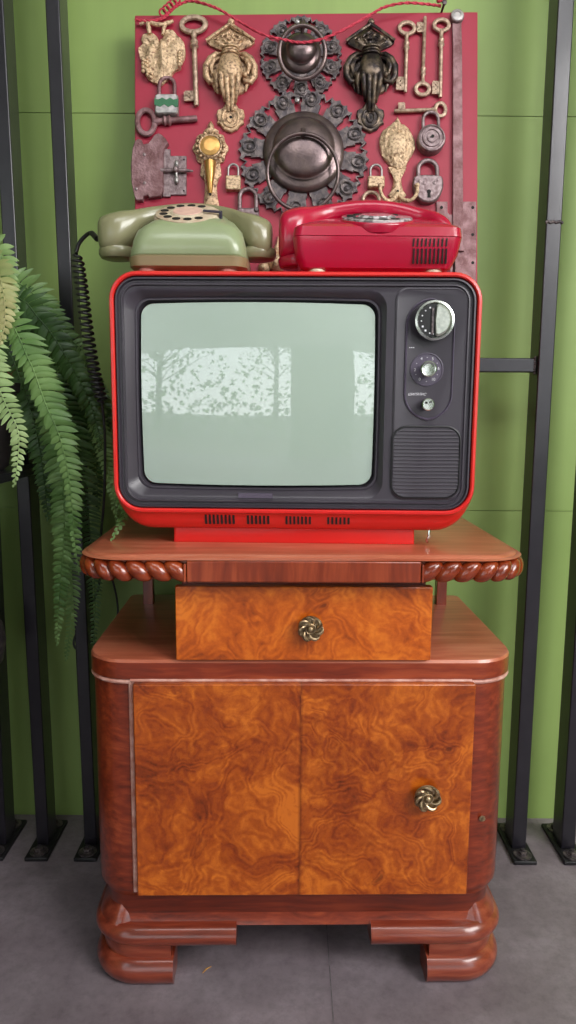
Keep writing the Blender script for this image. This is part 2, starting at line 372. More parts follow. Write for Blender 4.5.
# ---------------------------------------------------------------- steel posts
def post(name, px_, py_, w, label, lean=0, hgt=2.49, Y=1.335, dep=.05, plate=True):
    b = atZ(px_, py_, 0); x = b.x
    t = empty(name, (x, Y, 0), label, 'post', 'black steel posts standing before the green wall')
    m = MB().box(x-w/2, x+w/2, Y, Y+dep, .008, hgt)
    m.v = [(a-lean*c, b_, c) for a, b_, c in m.v]
    m.build('shaft', MT['post'], t, bevel=.002)
    if plate:
        MB().box(x-.022, x+.022, Y-.042, Y+dep+.04, 0, .008).build('base_plate', MT['postdark'], t, bevel=.002)
        for yy in (Y-.022, Y+dep+.02):
            m = MB().lathe([(.017, .008), (.017, .0105), (.0105, .0112), (.0105, .0125)], (x, yy, 0), seg=24)
            m.lathe([(.0085, .011), (.0085, .017), (.007, .018)], (x, yy, 0), seg=6)
            m.lathe([(.004, .017), (.004, .021)], (x, yy, 0), seg=12)
            m.build('bolt', MT['iron'], t)
    return t, x
pA, xA = post('steel_post', 49, 838, .024, 'black square steel post nearest the left edge, behind the planter', .0115)
pB, xB = post('steel_post', 94, 842, .024, 'black square steel post just left of the television and phone cord', .0115)
pC, xC = post('steel_post', 515, 845, .027, 'black square steel post right of the cabinet, with the crossbar welded to it')
pD, xD = post('steel_post', 563, 845, .027, 'black square steel post cut by the right edge of the photo')
pE, xE = post('steel_post', 4, 842, .026, 'black square steel post cut by the left edge, only its foot in view')
# weld bead on the third post and the crossbar
wz = atY(548, 222, 1.335).z
m = MB()
for k in range(9):
    m.ell((xC-.0135+.027*k/8, 1.3345, wz+.001*math.sin(k*2.1)), (.0028, .002, .003), 8, 5)
m.build('weld', MT['iron'], pC)
z1 = atY(500, 365, 1.345).z
t = MB().box(.12, xC-.015, 1.345, 1.37, z1-.0125, z1+.0125).build('crossbar', MT['post'], org=(.2, 1.345, z1), bevel=.002)
tag(t, 'horizontal black steel crossbar running from the right post behind the television', 'crossbar')
m = MB()
for k in range(8): m.ell((xC-.0165, 1.346, z1-.014+.028*k/7), (.003, .003, .0025), 8, 5)
m.build('weld', MT['iron'], t)

# ---------------------------------------------------------------- cabinet
CB = Vector((.0205, 1.0, 0))
cab = empty('cabinet', CB, 'polished walnut and mahogany bedside cabinet with burl door, carrying the red television', 'cabinet', rz=math.radians(1.1))
XL, XR, YF, YB = -.283, .3265, 1.003, 1.36
def plan(d, r=.058, yf=YF, yb=YB, xl=XL, xr=XR, n=8):
    return rrect(xl-d, xr+d, yf-d, yb+d, .012, n=n, m=4, rb=max(r+d, .004))
m = MB().loft([XY(plan(-.006), .09), XY(plan(-.012), .105), XY(plan(-.012), .132), XY(plan(-.006), .142), XY(plan(-.001), .150), XY(plan(0), .16), XY(plan(0), .472)])
m.build('carcass', MT['mahog_col'], cab)
m = MB().loft([XY(plan(-.004), .0), XY(plan(-.004), .0)][:0] + [XY(plan(-.014, yf=YF+.004), .092), XY(plan(-.0135, yf=YF-.0005), .095), XY(plan(-.0105, yf=YF-.002), .1475), XY(plan(-.02, yf=YF), .149)])
m.build('plinth', MT['mahog_d'], cab)
m = MB().loft([XY(plan(.001), .4755), XY(plan(.004), .478), XY(plan(.004), .5015)])
m.build('lower_band', MT['mahog_h'], cab)
m = MB().loft([XY(plan(.004), .5015), XY(plan(.002), .5055), XY(plan(-.003), .5065)])
m.build('lower_top', MT['mahog_top'], cab)
# bead under the lower top and down both sides of the door
m = MB(); pl = plan(.0015)
ring = [(x, y, .4735) for x, y in pl]
m.tube(ring, .0032, 8, closed=True)
m.tube([(-.2195, 1.0015, .474), (-.2195, 1.0015, .152)], .0034, 8)
m.tube([(-.2195, .998, .4765), (.262, .998, .4765)], .0022, 8)
m.build('bead', MT['bead'], cab)
# door
d = MB().box(-.2145, .2655, .988, 1.0025, .1530, .4745).build('door', MT['burl_door'], cab, bevel=.0016)
def rosette(parent, c, r, name='knob'):
    m = MB()
    m.lathe([(r*.45, 0), (r*.4, .006), (r*.9, .008), (r, .0105), (r*.93, .0125), (r*.55, .0115), (r*.42, .0125), (r*.40, .0145)], c, seg=36, axis='y')
    for k in range(7):       # swirling petals
        a0 = 2*PI*k/7; pts = []; rs = []
        for i in range(9):
            t = i/8; a = a0 + t*1.15; rr = r*(.46+.5*math.sin(t*PI*.62)); pts.append((c[0]+rr*math.cos(a), c[1]-.0135-.0022*math.sin(t*PI), c[2]+rr*math.sin(a))); rs.append(r*(.035+.12*math.sin(PI*min(1, t+.08))))
        m.tube(pts, rs, 8)
    m.tube([(c[0]+r*.4*math.cos(a*PI/12), c[1]-.0145, c[2]+r*.4*math.sin(a*PI/12)) for a in range(24)], r*.07, 8, closed=True)
    m.ell((c[0], c[1]-.0145, c[2]), (r*.3, .0055, r*.3), 16, 10)
    return m.build(name, MT['antique'], parent)
kc = atY(426, 795, .988)
rosette(d, (kc.x, .988, kc.z), .0188)
lock = MB().lathe([(.0045, 0), (.0045, .0008), (.003, .001)], (.2875, 1.0025, .264), seg=16, axis='y').build('lock_stud', MT['antique'], cab)
# drawer
m = MB().box(-.147, .194, 1.008, YB-.01, .5065, .624).build('drawer_case', MT['mahog_d'], cab, bevel=.001)
dw = MB().box(-.1544, .2011, .993, 1.008, .5075, .613).build('drawer', MT['burl_drawer'], cab, bevel=.0014)
kc = atY(310, 626, .993)
rosette(dw, (kc.x, .993, kc.z), .0175)
for sx in (-.243, .283):
    MB().box(sx-.009, sx+.009, 1.29, 1.31, .5055, .6265).build('support_post', MT['mahog_v'], cab, bevel=.001)
# top board
TXL, TXR, TYF = -.290, .333, .966
def tplan(d, r=.07, z=0): return [(x, y, z) for x, y in rrect(TXL-d, TXR+d, TYF-d, YB+.0+d*0, .012, n=10, m=4, rb=r+d)]
m = MB().loft([tplan(-.018, z=.6255), tplan(-.014, z=.627), tplan(-.014, z=.653), tplan(-.004, z=.6538), tplan(-.001, z=.6552), tplan(-.004, z=.6568), tplan(-.008, z=.657), tplan(-.011, z=.6598), tplan(-.017, z=.661)])
m.build('top_board', MT['mahog_top'], cab)
MB().box(-.135, .178, TYF-.001, TYF+.03, .6255, .6545).build('front_rail', MT['mahog_v'], cab, bevel=.0015)
def carved(side):
    # lobes march from the front rail, round the corner, and back down the side
    r = .07; e = .010
    if side < 0: xs, xc = -.135, TXL+r
    else: xs, xc = .178, TXR-r
    L1 = abs(xc-xs); L2 = r*PI/2; L3 = .16; tot = L1+L2+L3; step = .0262; nl = int(tot/step)
    m = MB(); sl = MB()
    def P(sd):
        if sd < L1: return Vector((xs+side*sd, TYF+e, 0)), Vector((side, 0, 0))
        if sd < L1+L2:
            a = (sd-L1)/r; return Vector((xc+side*(r-e)*math.sin(a), TYF+r-(r-e)*math.cos(a), 0)), Vector((side*math.cos(a), math.sin(a), 0))
        q = sd-L1-L2; return Vector((xc+side*(r-e), TYF+r+q, 0)), Vector((0, 1, 0))
    for k in range(nl):
        sd = (k+.5)*step; p, tdir = P(sd); nrm = Vector((tdir.y*side, -tdir.x*side, 0))
        seg, rg = 14, 12; rings = []
        for i in range(rg+1):
            t = -PI/2+PI*i/rg; cr = max(abs(math.cos(t))**.75, .02); zz = .6395+.0150*math.sin(t)
            off = .0085*math.sin(t)*1.0
            ring = []
            for j in range(seg):
                a = 2*PI*j/seg
                al = cr*.0158*math.cos(a); de = cr*.0130*math.sin(a)
                q = P(min(max(sd+al+off, 0), tot))
                nr = Vector((q[1].y*side, -q[1].x*side, 0))
                w = q[0]+nr*de*1.0
                ring.append((w.x, w.y, zz))
            rings.append(ring)
        m.loft(rings)
    m.build('carved_edge', MT['carved'], cab)
    b = MB(); xx = xs+side*.001
    b.box(min(xx, xx+side*.003), max(xx, xx+side*.003), TYF-.002, TYF+.02, .6262, .6502).build('end_fillet', MT['mahog_v'], cab, bevel=.0006)
carved(-1); carved(1)
# feet: two stacked rolls swept round the corner
def sweep(prof, side, xin, yback, fade=False):
    r = .055; xo = XL+.006 if side < 0 else XR-.006; yf = YF+.002
    path = [((xin), yf, 0, -1)]
    xc = xo-side*r
    path.append((xc-side*.002, yf, 0, -1))
    for i in range(0, 11):
        a = PI/2*i/10; path.append((xc+side*r*math.sin(a), yf+r-r*math.cos(a), side*math.sin(a), -math.cos(a)))
    path.append((xo, yback, side, 0))
    rings = []
    for i_, (x, y, nx, ny) in enumerate(path):
        q_ = .032*(1-min(1, i_/5.)) if fade else 0
        rings.append([(x+nx*(d-q_), y+ny*(d-q_), z) for d, z in prof])
    return rings
def roll(z0, z1, bulge, back=-.04):
    P = [(back, z0)]
    for i in range(9):
        t = i/8; P.append((bulge*math.sin(PI*(.08+.84*t))**.8-.001, z0+(z1-z0)*t))
    P.append((back, z1)); return P
for side, xu, xl_ in ((-1, -.072, -.166), (1, .128, .213)):
    m = MB(); m.loft(sweep(roll(.063, .0955, .016), side, xu, 1.16)); m.loft(sweep([(-.03, .086), (.009, .088), (.006, .096), (-.001, .106), (-.008, .118), (-.011, .134), (-.03, .134)], side, -.222 if side < 0 else .266, 1.16, True))
    m.loft(sweep(roll(0, .042, .016), side, xl_, 1.12)); m.loft(sweep(roll(.034, .068, .004), side, xl_-side*-.004, 1.12))
    m.build('foot', MT['mahog_foot'], cab, ang=50)
    x0 = XL+.01 if side < 0 else XR-.07
    MB().box(x0, x0+.06, YB-.07, YB-.01, 0, .092).build('foot', MT['mahog_d'], cab, bevel=.006)
# a wisp of dry straw on the floor
s = atZ(207, 970, 0)
o = MB().tube([(s.x-.006, s.y-.008, .0012), (s.x-.001, s.y, .0018), (s.x+.006, s.y+.006, .0012)], [.0005, .0012, .0005], 6).build('straw', MT['straw'], org=(s.x, s.y, 0)); tag(o, 'short curl of dry yellow straw on the floor by the left foot', 'straw')

# ---------------------------------------------------------------- television
TY = 1.03
TO = Vector((.009, 1.12, .661))
tv = empty('television', TO, 'old red portable television with dark grey front, standing on the cabinet', 'television', rz=math.radians(-1.0))
K = .001382
def px2(x, y):
    p = atY(x, y, TY); return p.x, p.z
x0, z1 = -.2440, 1.0385; x1 = .2615; z0 = .7085
def tr(d, y, zb=None, rb=.040, dt=0): return XZ(rrect(x0+d, x1-d, (z0 if zb is None else zb)+d, z1-d-dt, max(.038-d, .004), n=8, m=6, rb=max(rb-d, .004)), y)
m = MB().loft([tr(.0065, 1.037), tr(.0062, 1.0305), tr(.0045, 1.029), tr(.0015, 1.0295), tr(0, 1.032), tr(0, 1.036, .706), tr(.0005, 1.040, .698, .044), tr(.0015, 1.044, .6885, .05), tr(.002, 1.052, .682, .052), tr(.002, 1.19, .682, .052), tr(.012, 1.21, .682, .052), tr(.05, 1.235, .69, .06), tr(.054, 1.252, .69, .06)], cap0=False)
sh = m.build('housing', MT['tvred'], tv)
# vents in the chin
def vent(xa, xb, n):
    m = MB()
    for k in range(n):
        xx = xa+(xb-xa)*(k+.5)/n; w = (xb-xa)/n*.27
        a = [px2(xx-w, 514.5), px2(xx+w, 514.5), px2(xx+w+.1, 525.5), px2(xx-w+.1, 525.5)]
        yt, yb_ = 1.0368, 1.0422
        ys = (yt, yt, yb_, yb_)
        m.add([(p[0], ys[i]-.0012, p[1]) for i, p in enumerate(a)]+[(p[0], ys[i]+.004, p[1]) for i, p in enumerate(a)], [(0,1,2,3),(7,6,5,4),(0,4,5,1),(1,5,6,2),(2,6,7,3),(3,7,4,0)])
    m.build('vent', MT['slot'], sh, ang=20)
vent(204, 236, 8); vent(246.5, 271, 6); vent(285.5, 313, 7); vent(327.5, 352, 6)
# plinth stand
bl, br = px2(172, 545), px2(416, 545)
m = MB().loft([XY(rrect(-.1665, .1855, 1.062, 1.2, .004, n=3, m=2), .6612), XY(rrect(-.166, .185, 1.060, 1.2, .004, n=3, m=2), .6645), XY(rrect(-.1655, .1845, 1.062, 1.2, .004, n=3, m=2), .69)])
m.build('stand', MT['tvred'], tv)
# bezel
def sr(xa, xb, ya, yb, y, r, bx=0, bz=0):
    p, q = px2(xa, yb), px2(xb, ya); return XZ(rrect(p[0], q[0], p[1], q[1], r, n=8, m=6, bx=bx, bz=bz), y)
m = MB().loft([tr(.0065, 1.036), tr(.0085, 1.0315), tr(.0105, 1.0312), tr(.012, 1.036), tr(.0145, 1.036), tr(.0160, 1.0325), tr(.0178, 1.0322), tr(.0195, 1.0355),
               sr(127, 389, 289.5, 497.5, 1.0358, .024), sr(129, 388, 292, 495.5, 1.0375, .023), sr(136.5, 383, 298, 489.5, 1.0465, .020, .001, .002), sr(137.5, 382.3, 299, 488.5, 1.0455, .020, .001, .002), sr(139, 381, 300, 487.2, 1.0455, .019, .001, .002), sr(140, 380, 301, 486.4, 1.052, .018, .001, .002), sr(141, 379, 302, 485.4, 1.060, .017, .001, .002)], cap0=False, cap1=False)
bz = m.build('bezel', MT['tvblack'], tv, ang=28)
# screen: convex tube face
R = []
cxs, czs = px2(260, 394)
prev = None
base = sr(142.4, 377.6, 303.2, 484.2, 0, .017, .001, .0022)
hw = max(abs(p[0]-cxs) for p in base); hh = max(abs(p[2]-czs) for p in base)
for i in range(15):
    t = 1-i/15; q = []
    for x, y, z in base:
        X, Z = (x-cxs)*t, (z-czs)*t
        q.append((cxs+X, 1.0395+.0115*(.55*(X/hw)**2+.45*(Z/hh)**2+.12*(X*Z/hw/hh)**2), czs+Z))
    R.append(q)
m = MB().loft([[(x, y+.02, z) for x, y, z in R[0]]]+R, cap0=False)
m.build('screen', MT['glass'], tv, ang=60)
m = MB().box(-.155, .13, 1.062, 1.066, .73, 1.02); m.build('screen_mask', MT['slot'], tv)
p = px2(239, 498.2); q = px2(273.5, 493.8)
m = MB().tube([(p[0], 1.0345, p[1]), (q[0], 1.0345, p[1]), (q[0], 1.0345, q[1]), (p[0], 1.0345, q[1])], .00045, 6, closed=True); m.box(p[0], q[0], 1.0345, 1.037, p[1], q[1]); m.build('badge', MT['tvpanel'], tv)
# control panel
m = MB().loft([sr(391.5, 470.5, 287, 500, 1.0362, .017), sr(391.8, 470.2, 287.3, 499.7, 1.0345, .017), sr(393.4, 468.8, 289, 498, 1.0335, .0155), sr(394.5, 467.7, 290, 497, 1.0342, .015)], cap0=False)
pn = m.build('control_panel', MT['tvblack'], tv, ang=25)
cap = lambda g, y: sr(404+g, 457.5-g, 298+g, 420.5-g, y, .0366-g*K)
m = MB().loft([cap(0, 1.0344), cap(.3, 1.0325), cap(1.2, 1.0318), cap(2, 1.033), cap(2.6, 1.0345), cap(4.5, 1.0345)], cap0=False)
pl = m.build('dial_plate', MT['tvpanel'], tv, ang=25)
def ky(c, prof, mat, name, parent, seg=40): return MB().lathe(prof, c, seg=seg, axis='y').build(name, mat, parent, ang=30)
# tuning knob
x, z = px2(435, 323); x -= .0012; z += .002; c = (x, 1.0345, z)
kn = ky(c, [(.0205, 0), (.0205, .002), (.023, .003), (.0235, .012), (.0225, .0135)], MT['tvdark'], 'tuning_knob', tv)
m = MB().lathe([(.0225, .0125), (.0262, .0128), (.0268, .0145), (.0262, .0158), (.0235, .0165), (.0222, .015), (.0222, .0125)], c, seg=48, axis='y', caps=False); m.build('chrome_rim', MT['chrome'], kn)
ky(c, [(.0225, .013), (.0225, .0142), (.001, .0143)], MT['tvdark'], 'dial_face', kn)
m = MB(); R0 = .0215
outl = [(R0*math.cos(a), R0*math.sin(a)) for a in [math.radians(-80+160*i/24) for i in range(25)]]+[(.0030-.0015, R0*.9), (.0058-.006, 0), (.0070-.0055, -R0*.9)]
m.loft([[(c[0]+u, c[1]-.0142, c[2]+v) for u, v in outl], [(c[0]+u, c[1]-.0175, c[2]+v) for u, v in outl], [(c[0]+.001+u*.86, c[1]-.0195, c[2]+v*.86) for u, v in outl]])
m.build('grip', MT['silver'], kn, ang=25)
m = MB().box(c[0]-.0042, c[0]-.0014, c[1]-.0165, c[1]-.014, c[2]-.019, c[2]+.016); m.build('pointer', MT['iron'], kn)
m = MB()
for a, s_ in ((112, 1.1), (135, .9), (160, .9), (183, .9), (207, 1.3), (228, 1.3), (250, 1), (266, 1)):
    aa = math.radians(a); u, v = .0178*math.cos(aa), .0178*math.sin(aa); w = .0009*s_
    m.box(c[0]+u-w, c[0]+u+w, c[1]-.0148, c[1]-.0142, c[2]+v-w, c[2]+v+w)
m.build('scale_mark', MT['white'], kn)
# volume dial
x, z = px2(428, 369.5); c = (x, 1.0345, z)
vd = ky(c, [(.0228, -.0005), (.0226, .0016), (.0215, .0018), (.0212, .0004), (.001, .0005)], MT['tvpanel'], 'volume_dial', tv)
for i, (a, s_) in enumerate((('4', 118), ('5', 62), ('6', 5), ('10', -55), ('0', -125), ('2', 182))):
    aa = math.radians(s_); text('numeral', a, .0056, MT['white'], vd, Vector((c[0]+.0162*math.cos(aa), c[1]-.0008, c[2]+.0162*math.sin(aa)))-TO, (PI/2, 0, 0))
m = MB()
for s_ in (90, 32, -25, -90, 150, -155):
    aa = math.radians(s_); m.ell((c[0]+.0162*math.cos(aa), c[1]-.0006, c[2]+.0162*math.sin(aa)), (.0006, .0004, .0006), 8, 4)
m.build('scale_mark', MT['white'], vd)
kb = ky(c, [(.009, .0005), (.0085, .010), (.0085, .016), (.0088, .0165)], MT['silver'], 'volume_knob', tv)
ky(c, [(.0095, .0158), (.0108, .0162), (.0108, .018), (.0095, .019), (.0075, .0185), (.007, .0175), (.001, .0172)], MT['chrome'], 'knob_cap', kb)
x, z = px2(427.5, 404.5); c = (x, 1.0345, z)
sk = ky(c, [(.0072, 0), (.0068, .014), (.0072, .0145)], MT['tvdark'], 'switch_knob', tv)
ky(c, [(.0072, .0142), (.0084, .0148), (.0084, .0165), (.0072, .0175), (.001, .0174)], MT['chrome'], 'knob_cap', sk)
m = MB().box(c[0]-.0045, c[0]-.0012, c[1]-.0179, c[1]-.017, c[2]+.001, c[2]+.0035); m.box(c[0]+.0012, c[0]+.0045, c[1]-.0179, c[1]-.017, c[2]+.0022, c[2]+.0042); m.build('pin_hole', MT['slot'], sk)
x, z = px2(418.2, 394.4)
text('nameplate', 'ШИЛЯЛИС', .0047, MT['white'], tv, Vector((x, 1.0342, z))-TO, (PI/2, 0, 0), shear=.3)
x, z = px2(413, 347.5); m = MB()
for k in range(3): m.box(x-.0036+k*.0026, x-.0018+k*.0026, 1.0340, 1.0345, z-.0006, z+.0006)
m.build('printed_mark', MT['white'], tv)
# speaker grille
m = MB().loft([sr(391.3, 463, 426, 498.6, 1.0345, .020), sr(391.6, 462.7, 426.3, 498.3, 1.0322, .020), sr(392.6, 461.7, 427.3, 497.3, 1.0318, .019), sr(393.6, 460.7, 428.3, 496.3, 1.036, .0185), sr(394.0, 460.3, 428.7, 495.9, 1.036, .018)], cap0=False)
gr = m.build('speaker_grille', MT['tvdark'], tv, ang=25)
m = MB()
for k in range(18):
    yy = 430.8+k*3.62; dd = 0
    for e_ in (yy-429, 496-yy):
        if e_ < 13: dd = max(dd, 13-math.sqrt(max(169-(13-e_)**2, 0)))
    a, b = px2(394.6+dd, yy), px2(459.8-dd, yy)
    m.tube([(a[0], 1.034, a[1]), (b[0], 1.034, b[1])], .0011, 8)
m.build('grille_slat', MT['tvblack'], gr)
# small metal catch under the housing
p = atY(430, 535, 1.052)
MB().tube([(p.x, 1.055, .684), (p.x-.001, 1.053, .675), (p.x-.003, 1.056, .667), (p.x-.001, 1.062, .665)], .002, 8).build('foot_wire', MT['chrome'], tv)

# ---------------------------------------------------------------- telephones
def handset(org, stations, mat, parent, name='handset'):
    """stations: x, y, z, half depth, half height"""
    xs = spline([(a[0], a[1], a[2]) for a in stations], 6); hs = spline([(a[3], a[4], 0) for a in stations], 6)
    rings = []
    for p, h in zip(xs, hs):
        ring = []
        for k in range(20):
            a = 2*PI*k/20; ca, sa = math.cos(a), math.sin(a); e = .72
            ring.append((p.x, p.y+max(h.x, .001)*math.copysign(abs(ca)**e, ca), p.z+max(h.y, .001)*math.copysign(abs(sa)**e, sa)))
        rings.append(ring)
    return MB().loft(rings).build(name, mat, parent, ang=70)
TVT = 1.0389
GO = Vector((-.137, 1.12, TVT))
gp = empty('telephone', GO, 'sage green rotary telephone with olive handset on the left of the television top', 'telephone', rz=0)
def rr3(a, b, c_, d_, r, z): return XY(rrect(a, b, c_, d_, r, n=6, m=4), z)
m = MB().loft([rr3(-.214, -.067, 1.056, 1.195, .018, 1.0445), rr3(-.222, -.059, 1.049, 1.20, .02, 1.048), rr3(-.223, -.058, 1.047, 1.20, .02, 1.060), rr3(-.220, -.061, 1.050, 1.20, .02, 1.0625)])
bs = m.build('base', MT['gbase'], gp)
m = MB().loft([rr3(-.221, -.060, 1.051, 1.2, .02, 1.0622), rr3(-.2215, -.0595, 1.049, 1.2, .022, 1.0645), rr3(-.218, -.063, 1.052, 1.2, .024, 1.085), rr3(-.2135, -.067, 1.056, 1.2, .028, 1.099), rr3(-.206, -.073, 1.064, 1.198, .03, 1.107), rr3(-.199, -.079, 1.078, 1.195, .034, 1.1165), rr3(-.196, -.09, 1.112, 1.193, .034, 1.129), rr3(-.193, -.094, 1.135, 1.19, .024, 1.1365), rr3(-.185, -.10, 1.145, 1.18, .014, 1.1375)])
m.build('body', MT['gphone'], gp, ang=60)
for fx in (-.198, -.086):
    MB().lathe([(.013, TVT+.0002), (.0135, TVT+.004), (.012, 1.0455)], (fx, 1.066, 0), seg=20).build('foot', simple('pink_rubber', srgb(176, 110, 100), .6, col2=srgb(160, 96, 88), scale=50), gp)
handset(GO, [(-.282, 1.142, 1.108, .004, .008), (-.280, 1.142, 1.108, .018, .02), (-.270, 1.142, 1.106, .028, .028), (-.250, 1.142, 1.110, .031, .029), (-.230, 1.148, 1.120, .027, .023), (-.208, 1.158, 1.134, .020, .016), (-.178, 1.166, 1.1435, .017, .0125), (-.15, 1.167, 1.1475, .016, .011), (-.12, 1.166, 1.1445, .017, .012), (-.09, 1.158, 1.133, .020, .0165), (-.070, 1.148, 1.118, .027, .023), (-.052, 1.142, 1.107, .031, .029), (-.034, 1.142, 1.101, .028, .028), (-.027, 1.142, 1.102, .018, .02), (-.025, 1.142, 1.102, .004, .008)], MT['ghand'], gp)
gh = [o for o in gp.children if o.name.startswith('handset')][0]
for cx_ in (-.255, -.048):
    MB().lathe([(.019, 1.072), (.0245, 1.0735), (.0275, 1.078), (.028, 1.084), (.0265, 1.088)], (cx_, 1.142, 0), seg=32).build('ear_cap', MT['ghand'], gh)
# dial, tilted
def dial(c, tilt, r, parent, m1, m2, holes, stop=True, clear=False):
    Mx = Matrix.Translation(c) @ Matrix.Rotation(tilt, 4, 'X')
    a = MB(); a.M = Mx; a.lathe([(r*1.0, -.009), (r*1.02, 0), (r*1.0, .0025), (r*.985, .003)], seg=48); a.build('dial_ring', MT['cream'] if not clear else MT['rphone'], parent)
    a = MB(); a.M = Mx; a.lathe([(r*.96, .003), (r*.96, .0052), (r*.93, .006), (r*.52, .0064), (r*.5, .0075), (r*.46, .008), (r*.001, .0084)], seg=48); w = a.build('finger_wheel', m1, parent)
    a = MB(); a.M = Mx
    a.lathe([(r*.44, .0078), (r*.43, .0088), (r*.001, .009)], seg=36); a.build('number_card', m2, w)
    a = MB(); a.M = Mx
    for k in holes:
        aa = math.radians(k); a.lathe([(r*.125, .0058), (r*.125, .0068), (r*.08, .0066)], (r*.72*math.cos(aa), r*.72*math.sin(aa), 0), seg=14)
    a.build('finger_hole', MT['hole'], w)
    if stop:
        a = MB(); a.M = Mx @ Matrix.Rotation(math.radians(-14), 4, 'Z'); a.box(r*.5, r*1.06, -r*.045, r*.045, .0085, .0115); a.box(r*1.0, r*1.08, -r*.06, r*.06, -.002, .0115); a.build('finger_stop', simple('blue_black_plastic', srgb(52, 48, 66), .4, col2=srgb(60, 55, 74), scale=30), parent, bevel=.0008)
dial((-.146, 1.106, 1.1255), math.radians(29), .0475, gp, MT['cream'], MT['pinkcard'], [60+27*k for k in range(10)])
# seams and the curly cord
def px3(x, y, Y): return atY(x, y, Y)
cm = MB()
lead = spline([tuple(v) for v in (Vector((-.287, 1.148, 1.103)), px3(90, 233, 1.17), px3(80, 242, 1.18), px3(76, 252, 1.18))], 8)
cm.tube([tuple(p) for p in lead], [.0042]*7+[.003]*(len(lead)-7), 10)
axis = spline([tuple(px3(a, b, 1.185)) for a, b in ((76, 252), (82, 290), (87, 330), (94, 370), (102, 403))], 60)
hel = []; turns = 27; n = len(axis)*1
L_ = len(axis)
steps = turns*12
for i in range(steps+1):
    f_ = i/steps*(L_-1); a = axis[int(f_)]; b = axis[min(int(f_)+1, L_-1)]; p = a.lerp(b, f_-int(f_)); th = 2*PI*i/12
    rr = .0088*min(1, i/16, (steps-i)/16+.3)
    hel.append((p.x+rr*math.cos(th), p.y+rr*math.sin(th), p.z))
cm.tube(hel, .0021, 6)
tail = spline([tuple(px3(*a)) for a in ((102, 403, 1.185), (105, 440, 1.2), (104, 500, 1.24), (100, 545, 1.30), (99, 585, 1.37), (88, 612, 1.385), (74, 640, 1.375), (80, 650, 1.37), (100, 640, 1.38), (116, 620, 1.39), (117, 600, 1.40), (110, 570, 1.40))], 8)
cm.tube([tuple(p) for p in tail], .0022, 6)
cm.build('cord', MT['rubber'], gp)
# red telephone
RO = Vector((.12, 1.12, TVT))
rp = empty('telephone', RO, 'crimson telephone with clear dial and slotted front on the right of the television top', 'telephone')
m = MB().loft([rr3(.020, .216, 1.068, 1.19, .01, 1.0455), rr3(.014, .224, 1.061, 1.195, .012, 1.049), rr3(.007, .232, 1.052, 1.20, .014, 1.066), rr3(.004, .2365, 1.050, 1.20, .014, 1.0885)])
m.build('base', MT['rphone'], rp, ang=25)
m = MB().loft([rr3(.0045, .236, 1.0505, 1.2, .014, 1.0888), rr3(.004, .2365, 1.0495, 1.2, .014, 1.0895), rr3(.0055, .2355, 1.0515, 1.2, .015, 1.1015), rr3(.009, .2325, 1.056, 1.2, .016, 1.1055), rr3(.03, .215, 1.09, 1.2, .018, 1.119), rr3(.06, .19, 1.13, 1.19, .018, 1.1315), rr3(.075, .175, 1.145, 1.18, .014, 1.134)])
m.build('body', MT['rphone'], rp, ang=30)
handset(RO, [(-.0165, 1.128, 1.103, .004, .012), (-.0155, 1.128, 1.102, .02, .026), (-.008, 1.128, 1.102, .029, .036), (.012, 1.13, 1.108, .031, .036), (.034, 1.14, 1.126, .025, .022), (.06, 1.148, 1.1405, .019, .0135), (.095, 1.15, 1.1475, .0175, .0115), (.125, 1.15, 1.1485, .0175, .0115), (.155, 1.15, 1.1455, .0175, .012), (.188, 1.146, 1.135, .02, .014), (.212, 1.135, 1.116, .026, .024), (.228, 1.128, 1.100, .027, .028), (.236, 1.128, 1.094, .018, .02), (.238, 1.128, 1.094, .004, .01)], MT['rphone'], rp)
rh = [o for o in rp.children if o.name.startswith('handset')][0]
MB().lathe([(.022, 1.058), (.0275, 1.060), (.0295, 1.066), (.0295, 1.072), (.028, 1.074)], (.0125, 1.128, 0), seg=32).build('ear_cap', MT['rphone'], rh)
dial((.1225, 1.094, 1.1185), math.radians(19), .052, rp, MT['clear'], MT['clear'], [45+29*k for k in range(10)], stop=False, clear=True)
m = MB()
for k in range(9):
    for ya, yb in ((239, 247), (249, 264)):
        xx = 413+k*4.1
        if k > 7 and ya > 245: xx -= .5
        Yt, Yb = (1.0525, 1.0535) if ya < 245 else (1.052, 1.058)
        a, b = atY(xx, ya, Yt), atY(xx+1.5, ya, Yt); c_, d_ = atY(xx+.7, yb, Yb), atY(xx-.8, yb, Yb)
        vs = [(p.x, p.y-.0035, p.z) for p in (a, b, c_, d_)]+[(p.x, p.y+.004, p.z) for p in (a, b, c_, d_)]
        m.add(vs, [(0,1,2,3),(7,6,5,4),(0,4,5,1),(1,5,6,2),(2,6,7,3),(3,7,4,0)])
m.build('sound_slot', MT['hole'], rp, ang=20)
for fx in (317, 433):
    p = atY(fx, 268, 1.07)
    MB().lathe([(.0125, TVT+.0002), (.0135, TVT+.004), (.012, 1.0475)], (p.x, 1.074, 0), seg=20).build('foot', MT['cream'], rp)
cb = spline([(.236, 1.15, 1.08), (.247, 1.16, 1.078), (.25, 1.17, 1.062), (.247, 1.175, 1.045), (.245, 1.2, 1.039)], 6)
MB().tube([tuple(p) for p in cb], .0022, 8).build('cord', MT['rubber'], rp)

